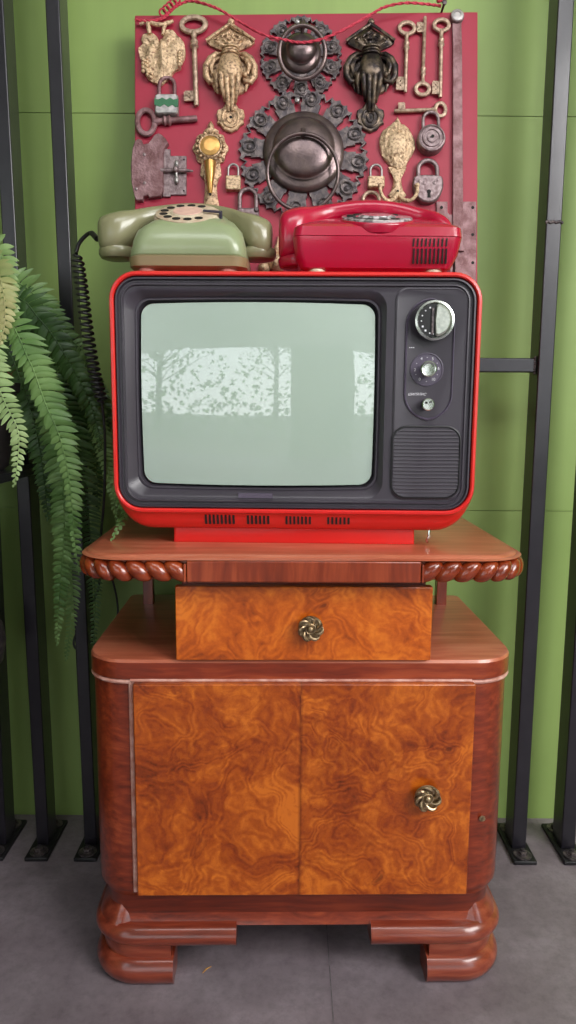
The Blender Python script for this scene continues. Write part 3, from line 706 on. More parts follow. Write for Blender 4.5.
# ---------------------------------------------------------------- the red board and everything fixed to it
BD = 1.2895; BS = BD/FPX
Bn = -Fv
def Bp(x, y, h=0): return CAM + (Fv + Rv*((x-288)/FPX) + Uv*((512-y)/FPX))*BD + Bn*h
BROT = Matrix((Rv, Uv, Bn)).transposed()
def bitem(name, x, y, label, cat, group=None, rot=0, lift=.0014):
    o = bpy.data.objects.new(name, None); C.objects.link(o); o.empty_display_size = .02
    if name != 'board': x, y = 288+(x-288)*(1-4.5/740), 512-(512-y)*(1-4.5/740)
    M3 = BROT @ Matrix.Rotation(math.radians(rot), 3, 'Z')
    o.matrix_world = Matrix.Translation(Bp(x, y, lift)) @ M3.to_4x4()
    ORG[o.name] = Vector((0, 0, 0)); tag(o, label, cat, group); return o
def PB(): return MB(BS)
def circ(r, n=24, cx=0, cy=0, a0=0, sx=1, sy=1): return [(cx+r*math.cos(a0+2*PI*k/n)*sx, cy+r*math.sin(a0+2*PI*k/n)*sy) for k in range(n)]

brd = bitem('board', 306, 520, 'red painted wooden board hung with old locks, keys and door knockers', 'board')
# outline corners in board pixels relative to (306,520), y up
m = PB(); c4 = [(-171, 110), (171, 110), (171.5, 507.5), (-171, 504)]
m.prism(c4, -17, 0); m.build('panel', MT['board'], brd, bevel=.001)
for bx_ in (-120, 120):
    m = PB(); m.box(bx_-8, bx_+8, 470, 486, -29, -17); m.build('spacer', MT['mahog_d'], brd)
    m = PB(); m.box(bx_-8, bx_+8, 130, 146, -92, -17); m.build('spacer', MT['mahog_d'], brd)

def key(name, x, y, L, rot, label, bow=(15, 11), inner=.62, shaft=2.0, bit=None, mat='keym', collar=True, bowpos=1, group='old keys on the red board', bowshape=0, flatbow=1.7):
    """bow at the top (+y), shaft down to -L; origin at bow centre"""
    k = bitem(name, x, y, label, 'key', group, rot, .0022)
    m = PB(); n = 28; ring = []
    for i in range(n):
        a = 2*PI*i/n; rx, ry = bow
        w = 1+(.10*math.cos(2*a) if bowshape else 0)
        ring.append((rx*.82*math.cos(a)*w, ry*.82*math.sin(a)*w, 3))
    m.tube(ring, min(bow)*.24*flatbow*.75, 8, closed=True, flat=.8)
    m.build('bow', MT[mat], k)
    m = PB(); pts = [(0, -bow[1]*.8, 3), (0, -bow[1]-2, 3), (0, -bow[1]-3, 3)]; rs = [shaft*1.15, shaft*1.15, shaft]
    if collar:
        pts += [(0, -bow[1]-6, 3), (0, -bow[1]-8, 3), (0, -bow[1]-10, 3), (0, -bow[1]-13, 3), (0, -bow[1]-15, 3)]; rs += [shaft, shaft*1.6, shaft*1.25, shaft*1.7, shaft]
    pts += [(0, -L+1, 3), (0, -L, 3)]; rs += [shaft, shaft*.8]
    m.tube(pts, rs, 12); m.build('shaft', MT[mat], k)
    m = PB()
    if bit:
        sgn, w, h, off = bit       # side, width, height, distance from the tip
        y0 = -L+off
        m.box(min(0, sgn*w), max(0, sgn*w), y0, y0+h*.28, 1.8, 4.2)
        m.box(min(0, sgn*w*.5), max(0, sgn*w*.5), y0, y0+h, 1.8, 4.2)
        m.box(min(0, sgn*w), max(0, sgn*w), y0+h*.38, y0+h*.62, 1.8, 4.2)
        m.box(min(0, sgn*w*.9), max(0, sgn*w*.9), y0+h*.74, y0+h, 1.8, 4.2)
        m.box(min(sgn*w*.62, sgn*w), max(sgn*w*.62, sgn*w), y0+h*.2, y0+h*.9, 1.8, 4.2)
        m.build('bit', MT[mat], k, bevel=.0003)
    return k
key('key', 193.5, 24.5, 81, 3.5-1.5, 'long pale key with wide oval bow, upright beside the brass leaf', bow=(14.5, 9), shaft=2.6, bit=(-1, 12, 10, 5))
key('key', 146, 122, 51, 90+4, 'dark thick key lying level under the green striped padlock', bow=(10.5, 14.5)[::-1], shaft=3.0, bit=None, mat='rusty', collar=True, flatbow=1.5)
key('key', 407, 28, 64, -.5-1, 'upright key with oval bow on top, left of the three upright keys', bow=(9.2, 7), shaft=1.9, bit=(-1, 9.5, 13, 2))
key('key', 422.5, 89, 72, 178, 'upside-down key with its ring at the bottom, between two upright keys', bow=(8.2, 7), shaft=1.8, bit=(1, 8, 10, 6))
key('key', 441.5, 25, 72, -1, 'upright key with round bow on top, nearest the long iron strap', bow=(9, 6.8), shaft=2.0, bit=(-1, 8.5, 13, 3))
key('key', 440.5, 109.5, 46, -90+2, 'small key lying level above the round padlock', bow=(8, 6.2), shaft=1.9, bit=(-1, 8, 7, 4), collar=False)

def shackle(m, w, h, r, y0, z=4, seg=10, tilt=0):
    pts = [(-w, y0-2, z), (-w, y0+h-w, z)]
    pts += [(-w*math.cos(PI*i/10), y0+h-w+w*math.sin(PI*i/10), z) for i in range(1, 10)] + [(w, y0+h-w, z), (w, y0-2, z)]
    m.tube(pts, r, seg, upv=(0, 0, 1))
G_PL = 'padlocks on the red board'
# silver padlock with green band
p = bitem('padlock', 167, 104, 'small silver padlock with a green zigzag band, below the brass leaf', 'padlock', G_PL)
m = PB(); m.prism(rrect(-11.5, 11.5, -12, 8, 3), 0, 8.5, 1.4); m.build('body', MT['zinc'], p)
m = PB(); m.prism([(-11.7, -3.5), (-6, -5.5), (-2, -3), (2, -5.5), (6, -3.5), (9, -6), (11.7, -5), (11.7, 2.5), (7, 1.5), (4, 3.5), (0, 1.5), (-4, 3.5), (-8, 1.5), (-11.7, 3)], 7.2, 9); m.build('painted_band', MT['padgreen'], p)
m = PB(); shackle(m, 7.6, 19, 1.9, 7); m.build('shackle', MT['rusty'], p)
# small brass padlocks
def brasspad(x, y, w, h, label, sh_=12, lb=None):
    p = bitem('padlock', x, y, label, 'padlock', G_PL)
    m = PB(); m.prism(rrect(-w, w, -h/2, h/2, 1.5), 0, 7, .9); m.build('body', MT['brass2'], p)
    m = PB(); shackle(m, w*.68, sh_, 1.15, h/2); m.build('shackle', MT['zinc'], p)
    m = PB()
    for k in range(3): m.box(-w*.7, w*.7, -h*.18+k*h*.18-.15, -h*.18+k*h*.18+.15, 6.9, 7.15)
    m.build('engraving', MT['keym'], p)
brasspad(233.3, 183.5, 7.3, 14, 'small brass padlock between the gold-centred bell pull and the large disc')
brasspad(376, 182.5, 8.2, 11, 'small brass padlock left of the double coat hook', 12)
# shackle padlocks peeking over the phones
def steelpad(x, y, label, w, hh, r, mat):
    p = bitem('padlock', x, y, label, 'padlock', G_PL)
    m = PB(); m.prism(rrect(-w-3, w+3, -24, 0, 4), 0, 9, 1.5); m.build('body', MT[mat], p)
    m = PB(); shackle(m, w, hh, r, 0, 4.5); m.build('shackle', MT[mat], p)
    m = PB(); m.lathe([(2.4, 0), (2.4, 10), (1.6, 11)], (w+.5, -2.5, 0), seg=12); m.build('rivet', MT['iron'], p)
steelpad(248, 209.5, 'grey steel padlock half hidden behind the green telephone', 8.2, 20, 2.1, 'steel')
steelpad(371, 205, 'steel padlock whose shackle peeps over the red telephone', 8, 12.5, 1.9, 'keym')
# round combination padlock
p = bitem('padlock', 430.5, 141, 'round steel padlock with dial rings around its keyhole', 'padlock', G_PL)
m = PB(); m.lathe([(13.6, 0), (13.8, 9), (13, 11), (11.5, 11.6), (10.8, 10.6), (9.6, 10.6), (9, 11.8), (7.6, 11.8), (7, 10.8), (5.2, 10.8), (4.8, 12), (3.4, 12.2), (.5, 12)], seg=40); m.build('body', MT['steel'], p, ang=30)
m = PB(); shackle(m, 7.6, 18, 1.7, 10, 5); m.build('shackle', MT['steel'], p)
m = PB(); m.lathe([(1.6, 11.8), (1.6, 12.4), (.5, 12.5)], (.5, .6, 0), seg=12); m.prism([(-2.4, -.9), (.8, -.9), (1.2, .6), (-2.2, .2)], 11.8, 12.5); m.build('keyhole', MT['hole'], p)
# shield padlock
p = bitem('padlock', 427.5, 187, 'grey heart-shaped steel padlock with a keyhole, right of the coat hook', 'padlock', G_PL)
out = [(0, -17), (6, -15.5), (11.5, -10.5), (14.5, -3), (14.8, 4), (13.5, 8.5), (9.5, 9.8), (0, 10.5), (-9.5, 9.8), (-13.5, 8.5), (-14.8, 4), (-14.5, -3), (-11.5, -10.5), (-6, -15.5)]
out = [(v.x, v.y) for v in spline([(a, b, 0) for a, b in out+out[:1]], 3)][:-1]
m = PB(); m.prism(out, 0, 8.5, 1.3); m.build('body', MT['steel'], p)
m = PB(); shackle(m, 9.4, 20, 2.2, 6, 4.5); m.build('shackle', MT['steel'], p)
m = PB(); m.lathe([(2, 8.3), (2, 8.9), (.6, 9)], (.5, -6.6, 0), seg=14); m.prism([(-.7, -7), (1.7, -7), (2.2, -12.5), (-1.2, -12.5)], 8.3, 8.95); m.build('keyhole', MT['hole'], p)
m = PB()
for a, b in ((-8.5, 4), (9.5, 5.5), (-4, 1.5), (6, 2)): m.lathe([(1.9, 8), (1.7, 9), (.5, 9.4)], (a, b, 0), seg=12)
m.build('rivet', MT['steel'], p)

# hand-shaped knockers
def knocker(x, y, label, mt, sc=1.0, rot=0):
    k = bitem('door_knocker', x, y, label, 'door knocker', 'hand-shaped door knockers', rot)
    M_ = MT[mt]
    # canopy: a peaked roof-shaped crest
    out = [(0, 42), (5, 38), (13, 33), (22.5, 28), (24, 26), (21, 23), (14, 19.5), (8, 17), (6, 13), (-6, 13), (-8, 17), (-14, 19.5), (-21, 23), (-24, 26), (-22.5, 28), (-13, 33), (-5, 38)]
    def emb(X, Y, t): return 1.6*math.sin(X*.9+1)*math.sin(Y*1.1)*(t > .12)
    m = PB(); m.dome(out, 0, 7, 9, emb, edge=3, power=1.3)
    m.tube([(-24, 26, 5), (-13, 32.5, 7), (-1, 40, 8), (0, 41, 8), (1, 40, 8), (13, 32.5, 7), (24, 26, 5)], 1.7, 8)
    for s_ in (-1, 1):
        m.tube([(s_*(4+4*math.cos(a/3.)*(1-a/14)), 26+4.6*math.sin(a/3.)*(1-a/14), 10) for a in range(13)], 1.0, 6)
        m.tube([(s_*(13+3*math.cos(a/3.)*(1-a/14)), 25.5+2.6*math.sin(a/3.)*(1-a/14), 8) for a in range(13)], .8, 6)
    m.lathe([(3.6, 0), (3.6, 4), (2.6, 6), (1, 6.6)], (.5, 45, 0), seg=14)
    m.build('crest', M_, k)
    # scrolls at the sides
    for s_ in (-1, 1):
        m = PB()
        m.tube([(s_*9, 14, 3), (s_*14, 12.5, 5), (s_*20, 7, 6.5), (s_*24, -1, 7), (s_*24, -10, 6.5), (s_*20, -16, 6), (s_*14.5, -15, 6), (s_*13, -10, 6), (s_*16, -7, 7)], [1.5, 2.6, 3.2, 3.4, 3.4, 3.1, 2.6, 2.2, 2.4], 10)
        m.tube([(s_*10, 9, 5), (s_*16, 5, 8), (s_*19, -2, 9), (s_*17.5, -9, 8)], [1.5, 2.2, 2.4, 1], 8)
        m.ell((s_*14.5, -10, 9), (3, 3, 3), 10, 6)
        m.tube([(s_*17, -15, 4), (s_*16.5, -18, 4.5), (s_*15.5, -21, 4), (s_*15, -24, 3)], [2.6, 2.0, 1.4, .8], 8)
        m.prism([(s_*8, 12), (s_*18, 8), (s_*22, -4), (s_*19, -16), (s_*13, -24), (s_*8, -26), (s_*6, 0)], 0, 3.5, 1)
        m.build('scroll', M_, k)
    # cuff, palm and fingers
    m = PB()
    m.tube([(0, 17, 8), (0, 12, 9.5), (0, 9, 10)], [6.5, 7.4, 8], 16, upv=(0, 0, 1), flat=.8)
    for yy in (15, 12, 9.2): m.tube([(8.3*math.cos(2*PI*i/20), yy+.3*math.sin(4*PI*i/20), 9+7*math.sin(2*PI*i/20)) for i in range(20)], 1.0, 6, closed=True)
    m.tube([(0, 9, 9), (0, 4, 10.5), (0, -3, 12), (0, -9, 12.5), (0, -14, 11.5), (0, -17, 10)], [7.5, 10, 11.6, 12.4, 12, 8], 18, upv=(0, 0, 1), flat=.62)
    for fx, xe, ln, r_ in ((-8.4, -5.6, 22, 2.5), (-2.9, -1.8, 31, 2.8), (2.8, 1.8, 31, 2.8), (8.2, 5.4, 23, 2.4)):
        m.tube([(fx, -10, 14), (fx, -16, 16), (fx*.86+xe*.14, -21, 15), ((fx+xe)/2, -28, 12), (xe, -13-ln*.85, 8), (xe, -13-ln, 5)], [r_*1.1, r_*1.2, r_*1.05, r_*.95, r_*.85, r_*.5], 10)
    m.tube([(-9.5, -6, 10), (-13, -13, 11), (-13.2, -20, 10), (-12.4, -28, 7)], [3.6, 3, 2.2, 1.2], 10)
    m.build('hand', M_, k, ang=80)
    # striker plate
    out = [(-5, -28), (-5.5, -36), (-8, -40), (-13, -42), (-14, -47), (-12.5, -52), (-13.5, -55), (-9.5, -57), (-7, -61), (0, -64), (7, -61), (9.5, -57), (13.5, -55), (12.5, -52), (14, -47), (13, -42), (8, -40), (5.5, -36), (5, -28)]
    m = PB(); m.prism(out, 0, 4, 1)
    m.tube([(8*math.cos(2*PI*i/18), -50+9*math.sin(2*PI*i/18), 4.2) for i in range(18)], 1.4, 8, closed=True)
    m.tube([(3.6*math.cos(2*PI*i/14), -50+5*math.sin(2*PI*i/14), 4.4) for i in range(14)], .8, 6, closed=True)
    m.build('striker_plate', M_, k)
    m = PB(); m.lathe([(1.4, 4), (1.4, 4.6), (.5, 4.7)], (.3, -49.5, 0), seg=12); m.build('screw_hole', MT['hole'], k)
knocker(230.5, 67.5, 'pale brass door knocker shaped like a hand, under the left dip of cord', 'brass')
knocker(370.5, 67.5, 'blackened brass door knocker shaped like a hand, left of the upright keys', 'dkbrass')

# pierced discs with ring handles
def disc(x, y, R, npet, rd, hd, ring_r, ring_c, label, a0=.1, ringt=2.2, hub=(0, 0)):
    k = bitem('ring_handle', x, y, label, 'door handle', 'dark pierced iron discs with ring handles')
    NA = npet*16; NR = 14; r0 = rd*.8; m = PB()
    def pt(i, j):
        a = 2*PI*i/NA+a0; ph = (i % 16)/16.
        t = j/NR; RR = R*(1.02-.05*abs(math.cos(ph*PI*4))-.07*(abs(ph-.5)*2)**4)
        r = r0+(RR-r0)*t
        u = (ph-.5)*2
        z = 4+.5*math.cos(4*t*PI)*(1-u*u)-.4*t
        return (r*math.cos(a), r*math.sin(a), z)
    def solid(i, j):
        ph = i % 16
        if ph in (0, 15): return not (2 <= j <= 12)
        if ph in (1, 14): return not (5 <= j <= 12)
        if ph in (2, 13): return not (9 <= j <= 11)
        return True
    vs = []; idx = {}
    def V(i, j, top):
        i %= NA; kk = (i, j, top)
        if kk not in idx:
            p_ = pt(i, j); idx[kk] = len(vs); vs.append((p_[0], p_[1], p_[2] if top else 0))
        return idx[kk]
    fs = []
    for i in range(NA):
        for j in range(NR):
            if not solid(i, j): continue
            fs.append((V(i, j, 1), V(i, j+1, 1), V(i+1, j+1, 1), V(i+1, j, 1)))
            for (i2, j2, e) in ((i-1, j, ((i, j), (i, j+1))), (i+1, j, ((i+1, j+1), (i+1, j))), (i, j+1, ((i, j+1), (i+1, j+1)))):
                if j2 >= NR or not solid(i2 % NA, j2):
                    (a_, b_), (c_, d_) = e
                    fs.append((V(a_, b_, 1), V(a_, b_, 0), V(c_, d_, 0), V(c_, d_, 1)))
    m.add(vs, fs)
    for q in range(npet):      # raised oval whorl on each petal
        a = a0+2*PI*(q+.5)/npet; rc = (rd+R)/2*1.05; ux, uy = math.cos(a), math.sin(a); w = (R-rd)*.27
        m.tube([(rc*ux+w*(math.cos(b)*ux-math.sin(b)*uy*.85), rc*uy+w*(math.cos(b)*uy+math.sin(b)*ux*.85), 5.2) for b in [2*PI*z_/16 for z_ in range(16)]], R*.011, 6, closed=True)
        m.ell((rc*ux, rc*uy, 4.6), (w*.4, w*.4, 1.2), 10, 5)
    m.build('pierced_plate', MT['iron'], k, ang=50)
    m = PB(); m.lathe([(rd, 2), (rd*1.01, 5), (rd*.97, 7.5)]+[(rd*math.cos(t)*.95, 7+hd*.35*math.sin(t)) for t in [PI/2*i/8 for i in range(2, 5)]]+[(rd*.78, 7.2+hd*.4), (rd*.74, 7+hd*.45)]+[(rd*.74*math.cos(t), 7+hd*.42+hd*.58*math.sin(t)) for t in [PI/2*i/8 for i in range(1, 8)]]+[(.3, 7+hd)], (hub[0], hub[1], 0), seg=48)
    m.build('dome', MT['domeiron'], k, ang=50)
    m = PB(); m.tube([(ring_c[0]+ring_r*math.cos(2*PI*i/40), ring_c[1]+ring_r*math.sin(2*PI*i/40)*1.0, hd+4+ring_c[2]*math.sin(2*PI*i/40)) for i in range(40)], ringt, 10, closed=True)
    m.build('ring', MT['domeiron'], k)
    m = PB(); ty = ring_c[1]+ring_r; m.tube([(ring_c[0], ty+7, hd*.5), (ring_c[0], ty+5, hd+7), (ring_c[0], ty-1, hd+9), (ring_c[0], ty-3, hd+3)], [2, 2.6, 2.4, 1.2], 10); m.build('staple', MT['domeiron'], k)
    m = PB(); a = PI/2+.12; m.lathe([(2.6, 3), (2.4, 7), (.8, 8)], (R*.83*math.cos(a), R*.83*math.sin(a), 0), seg=14); m.build('screw', MT['zinc'], k)
    return k
disc(301, 57, 41, 10, 20, 14, 22.5, (1, -4.5, 6), 'smaller dark pierced metal disc with dome and ring, at the top under the cord', a0=.0, hub=(0, 3))
disc(303.5, 154.5, 64, 12, 40, 15, 34.5, (-1, -25, 7), 'larger dark pierced metal disc with dome and drooping ring, in the board centre', a0=.12, ringt=1.9, hub=(0, 2))

# brass grape leaf
k = bitem('brass_leaf', 160, 58, 'cast brass vine leaf with grapes at the top left of the board', 'ornament')
out = [(0, -27), (-6, -24), (-11, -21), (-14, -17), (-16, -8), (-20, 1), (-21, 10), (-17, 14), (-19, 19), (-15, 24), (-8, 25), (-3, 22), (-1, 17), (2, 21), (6, 27), (12, 28), (15, 25), (18, 22), (23, 17), (25, 8), (24, 0), (21, -5), (20, -10), (14, -13), (10, -19), (5, -23)]
out = [(v.x, v.y) for v in spline([(a, b, 0) for a, b in out+out[:1]], 3)][:-1]
def le(X, Y, t):
    v = noise.noise(Vector((X*.16, Y*.16, 3)))*3 + noise.noise(Vector((X*.5, Y*.5, 7)))*1.2
    a = math.atan2(Y-22, X); return v + 1.1*math.cos(a*9)*min(1, t*3)
m = PB(); m.dome(out, 0, 5, 12, le, edge=3.5, power=1.6); m.build('leaf', MT['brass2'], k, ang=70)
m = PB(); m_b = PB()
for i in range(26):
    yy = -21+i*1.25 if i < 16 else -9+(i-16)*1.6
    if i < 16: cx_ = -12.5-(i % 3)*1.9+ (1.2 if i < 4 else 0); 
    else: cx_ = 19.5+(i % 2)*1.8-(1.4 if i > 22 else 0)*0
    (m if i < 16 else m_b).ell((cx_+(3 if yy < -15 and i < 16 else 0), yy, 6.5), (1.9, 1.9, 2.2), 8, 6)
m.build('grape_cluster', MT['brass2'], k); m_b.build('grape_cluster', MT['brass2'], k)
m = PB(); m.tube([(-20, 33, 4), (-15, 35.5, 5), (-9, 34.5, 5), (-3, 32, 5.5), (3, 32, 5.5), (8, 34, 5), (13, 36.5, 4)], [1.6, 1.9, 2.1, 2.1, 1.9, 2.1, 1.6], 10)
m.tube([(-12, 34, 5), (-11, 29, 5.5), (-10, 23, 5)], [2, 2.3, 2], 8); m.tube([(6, 34, 5), (4, 28, 5.5), (3, 22, 5)], [1.7, 1.9, 1.5], 8); m.build('stem', MT['brass2'], k)

# rim lock case at the left with its keeper and bolt
k = bitem('rim_lock', 152, 170, 'grey iron rim lock with notched case and sliding bolt, above the green phone', 'lock')
out = [(-19, 20), (-16.5, 28), (-13, 30), (-10, 29), (-8, 24.5), (-3, 25.5), (0, 29.5), (3, 34), (7, 35.5), (10, 34), (14, 30), (16.5, 26), (13, 21), (11.5, 15), (11.5, -22), (9, -27), (-2, -28.5), (-3.5, -26), (-8, -27), (-9, -31), (-15, -31), (-17, -27), (-20, -14), (-20.5, 5)]
m = PB(); m.prism(out, 0, 6.5, .8); m.build('case', MT['rusty'], k)
m = PB()
for a, b in ((-7, 14), (-6.5, -14), (-15, -20)): m.lathe([(1.7, 6), (1.5, 7.2), (.5, 7.6)], (a, b, 0), seg=12)
m.build('rivet', MT['steel'], k)
m = PB()
m.box(11, 18, -26, 21, 0, 3.2); m.prism(rrect(15, 34, -24, 15, 1), 0, 2.2, .5); m.build('keeper', MT['steel'], k)
m = PB(); m.tube([(9, -1, 5), (30, -1, 5), (34, -1, 4.8), (41, -1.5, 4.5)], [2.2, 2.2, 1.9, .8], 10)
m.ell((24, -1, 7), (3, 3.4, 3)); m.build('bolt', MT['steel'], k)
m = PB(); m.ell((24.5, 6, 3.5), (2.4, 4, 3)); m.ell((24.5, -10.5, 3.5), (2.4, 4, 3)); m.tube([(24.5, 9, 3), (24.5, 3, 6), (24.5, -5, 6), (24.5, -10, 3)], 1.3, 8); m.build('staple', MT['zinc'], k)
for a, b in ((31.5, 11), (31.5, -20)): PB().lathe([(.9, 2), (.9, 2.5), (.3, 2.6)], (a, b, 0), seg=10).build('nail_hole', MT['hole'], k)

# gold centred handle plate
k = bitem('bell_pull', 210.5, 148, 'ornate brass plate with a bright gold round centre, above the green phone', 'door handle')
out = [(r*math.cos(a)*.98, r*math.sin(a)) for r, a in [((17.2+1.1*math.cos(8*2*PI*i/48)), 2*PI*i/48) for i in range(48)]]
m = PB(); m.dome(out, 0, 5, 6, lambda X, Y, t: .9*math.sin(X*1.3)*math.sin(Y*1.3), edge=3, power=1.5)
m.dome([(-6, 13), (-7, 18), (-3.5, 20), (-3, 24), (0, 28), (3, 24), (3.5, 20), (8, 18), (7, 13)], 0, 4, 4, None, 2)
for i in range(16):
    a = 2*PI*i/16; m.ell((13.6*math.cos(a), 13.6*math.sin(a), 7.4), (1.9, 1.9, 1.7), 8, 5)
m.tube([(10.8*math.cos(2*PI*i/32), 10.8*math.sin(2*PI*i/32), 8.4) for i in range(32)], 1.0, 6, closed=True)
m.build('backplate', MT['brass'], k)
m = PB(); m.lathe([(10.4, 6), (10.2, 8.2), (6, 9), (.3, 9.4)], (0, 1.0, 0), seg=16); m.build('gold_disc', MT['gold'], k, ang=5)
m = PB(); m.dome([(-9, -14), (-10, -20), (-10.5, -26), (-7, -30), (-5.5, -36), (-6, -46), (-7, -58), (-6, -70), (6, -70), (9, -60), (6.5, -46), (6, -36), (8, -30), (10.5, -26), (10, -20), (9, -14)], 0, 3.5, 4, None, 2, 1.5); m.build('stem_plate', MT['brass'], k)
m = PB(); m.tube([(0, -16, 7), (0, -24, 8), (0, -36, 8), (0, -46, 6)], [6, 5.2, 3.4, 2], 12); m.build('handle_grip', MT['gold'], k)
m = PB(); m.lathe([(1.2, 5.5), (1.2, 7.4), (.4, 7.5)], (0, -47, 0), seg=10); m.build('screw_hole', MT['hole'], k)

# small brass hook tip beside the big padlock shackle, and coat hook
k = bitem('coat_hook', 397.5, 146, 'pale brass coat hook with ornate oval shield and two curled prongs', 'coat hook')
out = [(0, 29), (3, 24), (9, 20), (15, 12), (17.5, 3), (16, -6), (11, -14), (8, -20), (3, -22), (-4, -21), (-9, -17), (-15, -9), (-17.5, 0), (-17.5, 9), (-14, 16), (-8, 21), (-3, 24)]
out = [(v.x, v.y) for v in spline([(a, b, 0) for a, b in out+out[:1]], 3)][:-1]
def ro(X, Y, t):
    q = 2.0*math.sin(X*.75+math.sin(Y*.5)*2)*math.sin(Y*.7+math.sin(X*.4)*2); e = (X*X/90+(Y-1)**2/110)
    return q if e > 1 else .8
m = PB(); m.dome(out, 0, 7, 14, ro, edge=3, power=1.7); m.build('shield', MT['brass2'], k, ang=80)
m = PB(); m.dome([(-9, -20), (-8, -24), (-4, -27), (-4, -36), (-6, -44), (-9, -48), (-6, -51), (-3, -56), (0, -60), (3, -56), (6, -51), (9, -48), (6, -44), (4, -36), (4, -27), (8, -24), (9, -20)], 0, 3.5, 4, None, 2); m.build('stem_plate', MT['brass2'], k)
for s_ in (-1, 1):
    m = PB(); m.tube([tuple(v) for v in spline([(0, -48, 5), (s_*5, -55, 8), (s_*11, -57.5, 11), (s_*16, -54, 13), (s_*18, -49, 13), (s_*18, -44, 12)], 4)], [2.3]*8+[1.8]*13, 10); m.ell((s_*18, -43, 12), (2.6, 2.9, 2.6), 12, 8); m.build('hook', MT['brass2'], k)
m = PB(); m.lathe([(1.3, 5.5), (1.3, 6.6), (.4, 6.7)], (0, -46, 0), seg=10); m.build('screw_hole', MT['hole'], k)
# brass pieces glimpsed between the telephones
k = bitem('brass_fitting', 272, 255, 'mottled brass fitting glimpsed low between the two telephones', 'door fitting')
m = PB(); m.dome(circ(9.5, 24, 5, -7), 0, 9, 6, lambda X, Y, t: .8*math.sin(X*1.1)*math.sin(Y*1.2), 2); m.dome([(3, 0), (9, 3), (8, 12), (6, 20), (4, 12), (1, 6)], 0, 5, 4, None, 2)
m.dome(circ(6, 18, -8, -12), 0, 6, 4, None, 2); m.build('rosette', MT['brass2'], k)

# iron strap with screw, ending in hinge plates
k = bitem('iron_strap', 457, 17, 'long straight iron strap screwed near the top right corner of the board', 'strap')
m = PB()
m.loft([[(-4.5-.0, 6, 1), (4.5, 6, 1), (4.5, 6, 4), (-4.5, 6, 4)], [(-4.5, -10, 1), (4.5, -10, 1), (4.5, -10, 4), (-4.5, -10, 4)], [(-4, -30, 1), (5, -30, 1), (5, -30, 4), (-4, -30, 4)], [(-4.0, -190, 1), (6.0, -190, 1), (6.0, -190, 4), (-4.0, -190, 4)], [(-4.0, -228, 1), (6.0, -228, 1), (6.0, -228, 4), (-4.0, -228, 4)]])
m.box(-4.5, 7, -233, -227, 0, 6); m.build('bar', MT['rusty'], k, bevel=.0005)
m = PB(); m.lathe([(6.6, 0), (6.8, 5.5), (6.2, 6.5)], seg=24); m.build('eye', MT['steel'], k)
m = PB(); m.lathe([(5.6, 6), (5.4, 7.2), (3.2, 7.6), (3, 7), (.3, 7)], seg=24); m.build('screw', MT['zinc'], k)
k = bitem('hinge_plate', 461, 226, 'mottled grey steel plate on the board behind the right end of the red phone', 'plate')
m = PB(); out = [(-24, 25), (-13, 25), (-13, 14), (-11, 12), (-2, 12), (-2, 25), (15.5, 25), (16, 0), (15, -60), (-10, -60), (-11, -4), (-13, -2), (-24, -2)]
m.loft([[(x, y, 0) for x, y in out], [(x, y, 2.2) for x, y in out]]); m.build('plate', MT['rusty'], k, bevel=.0004)
m = PB()
for a, b in ((-19, 19), (12, 19), (12, -36), (12, -8)): m.lathe([(1.5, 2), (1.5, 2.6), (.5, 2.7)], (a, b, 0), seg=12)
m.build('screw_hole', MT['hole'], k)

# the pink-red cord slung across the top
rp_pts = [(135, 20), (150, 21), (163, 18), (170, 12), (177, 6), (190, 1), (208, 5), (222, 11), (240, 22), (262, 34), (285, 40), (302, 42.5), (322, 39), (345, 29), (370, 15), (385, 7), (405, 3), (425, 4), (441, 6)]
pp = []
for a, b in rp_pts:
    h_ = .040 if 250 < a < 350 else (.024 if 200 < a < 420 else .012); q_ = 1-h_/BD
    pp.append(Bp(288+(a-288)*q_, 512-(512-b)*q_, h_))
sp = spline([tuple(p) for p in pp], 8)
cord_org = Bp(288, 30, .02)
m = MB(); tw1, tw2 = [], []
for i, q in enumerate(sp):
    th = i*1.1; off = Rv*0+Uv*math.cos(th)*.0011+Bn*math.sin(th)*.0011
    tw1.append(tuple(q+off)); tw2.append(tuple(q-off))
m.tube(tw1, .0017, 6); m.tube(tw2, .0017, 6)
co = m.build('cord', MT['rope'], org=cord_org); tag(co, 'pink-red twisted cord swagged across the top of the board', 'cord')
m = MB()
for i in range(5):
    c_ = Bp(178-i*3.5, 5+i*3.2, .014); ring = []
    for j in range(12): a = 2*PI*j/12; ring.append(tuple(c_+Rv*.0055*math.cos(a)+(Uv*.7+Bn*.7)*.0055*math.sin(a)))
    m.tube(ring, .0018, 6, closed=True)
m.tube([tuple(Bp(176, 2, .012)), tuple(Bp(178, -4, .01)), tuple(Bp(176, -12, .008))], .0016, 6)
m.build('knot', MT['rope'], co)
for a, b in ((442, 5), ):
    m = MB(); c_ = Bp(a-2, b-1, .012)
    for j in range(3): m.ell(tuple(c_+Rv*.004*(j-1)+Uv*.002*((j % 2)*2-1)), (.005, .004, .0042))
    m.build('knot', MT['rope'], co)
k = bitem('nail', 442.5, 9, 'dark nail in the top edge holding the right end of the pink cord', 'nail')
m = PB(); m.lathe([(1.2, -3), (1.2, 12), (2.4, 12.5), (2.4, 14), (.5, 14.5)], seg=12); m.build('shank', MT['iron'], k)

# ---------------------------------------------------------------- fern in its planter
PXc, PYc = -.545, 1.2
fern = empty('fern', (PXc, PYc, .88), 'boston fern with long drooping green fronds, left of the television', 'fern')
m = MB().lathe([(.01, .752), (.078, .752), (.085, .758), (.108, .875), (.114, .878), (.116, .892), (.108, .893), (.104, .88), (.01, .875)], (PXc, PYc, 0), seg=36)
pot = m.build('planter', MT['pot'], org=(PXc, PYc, .752)); tag(pot, 'dark round planter at the left edge, holding the fern', 'planter')
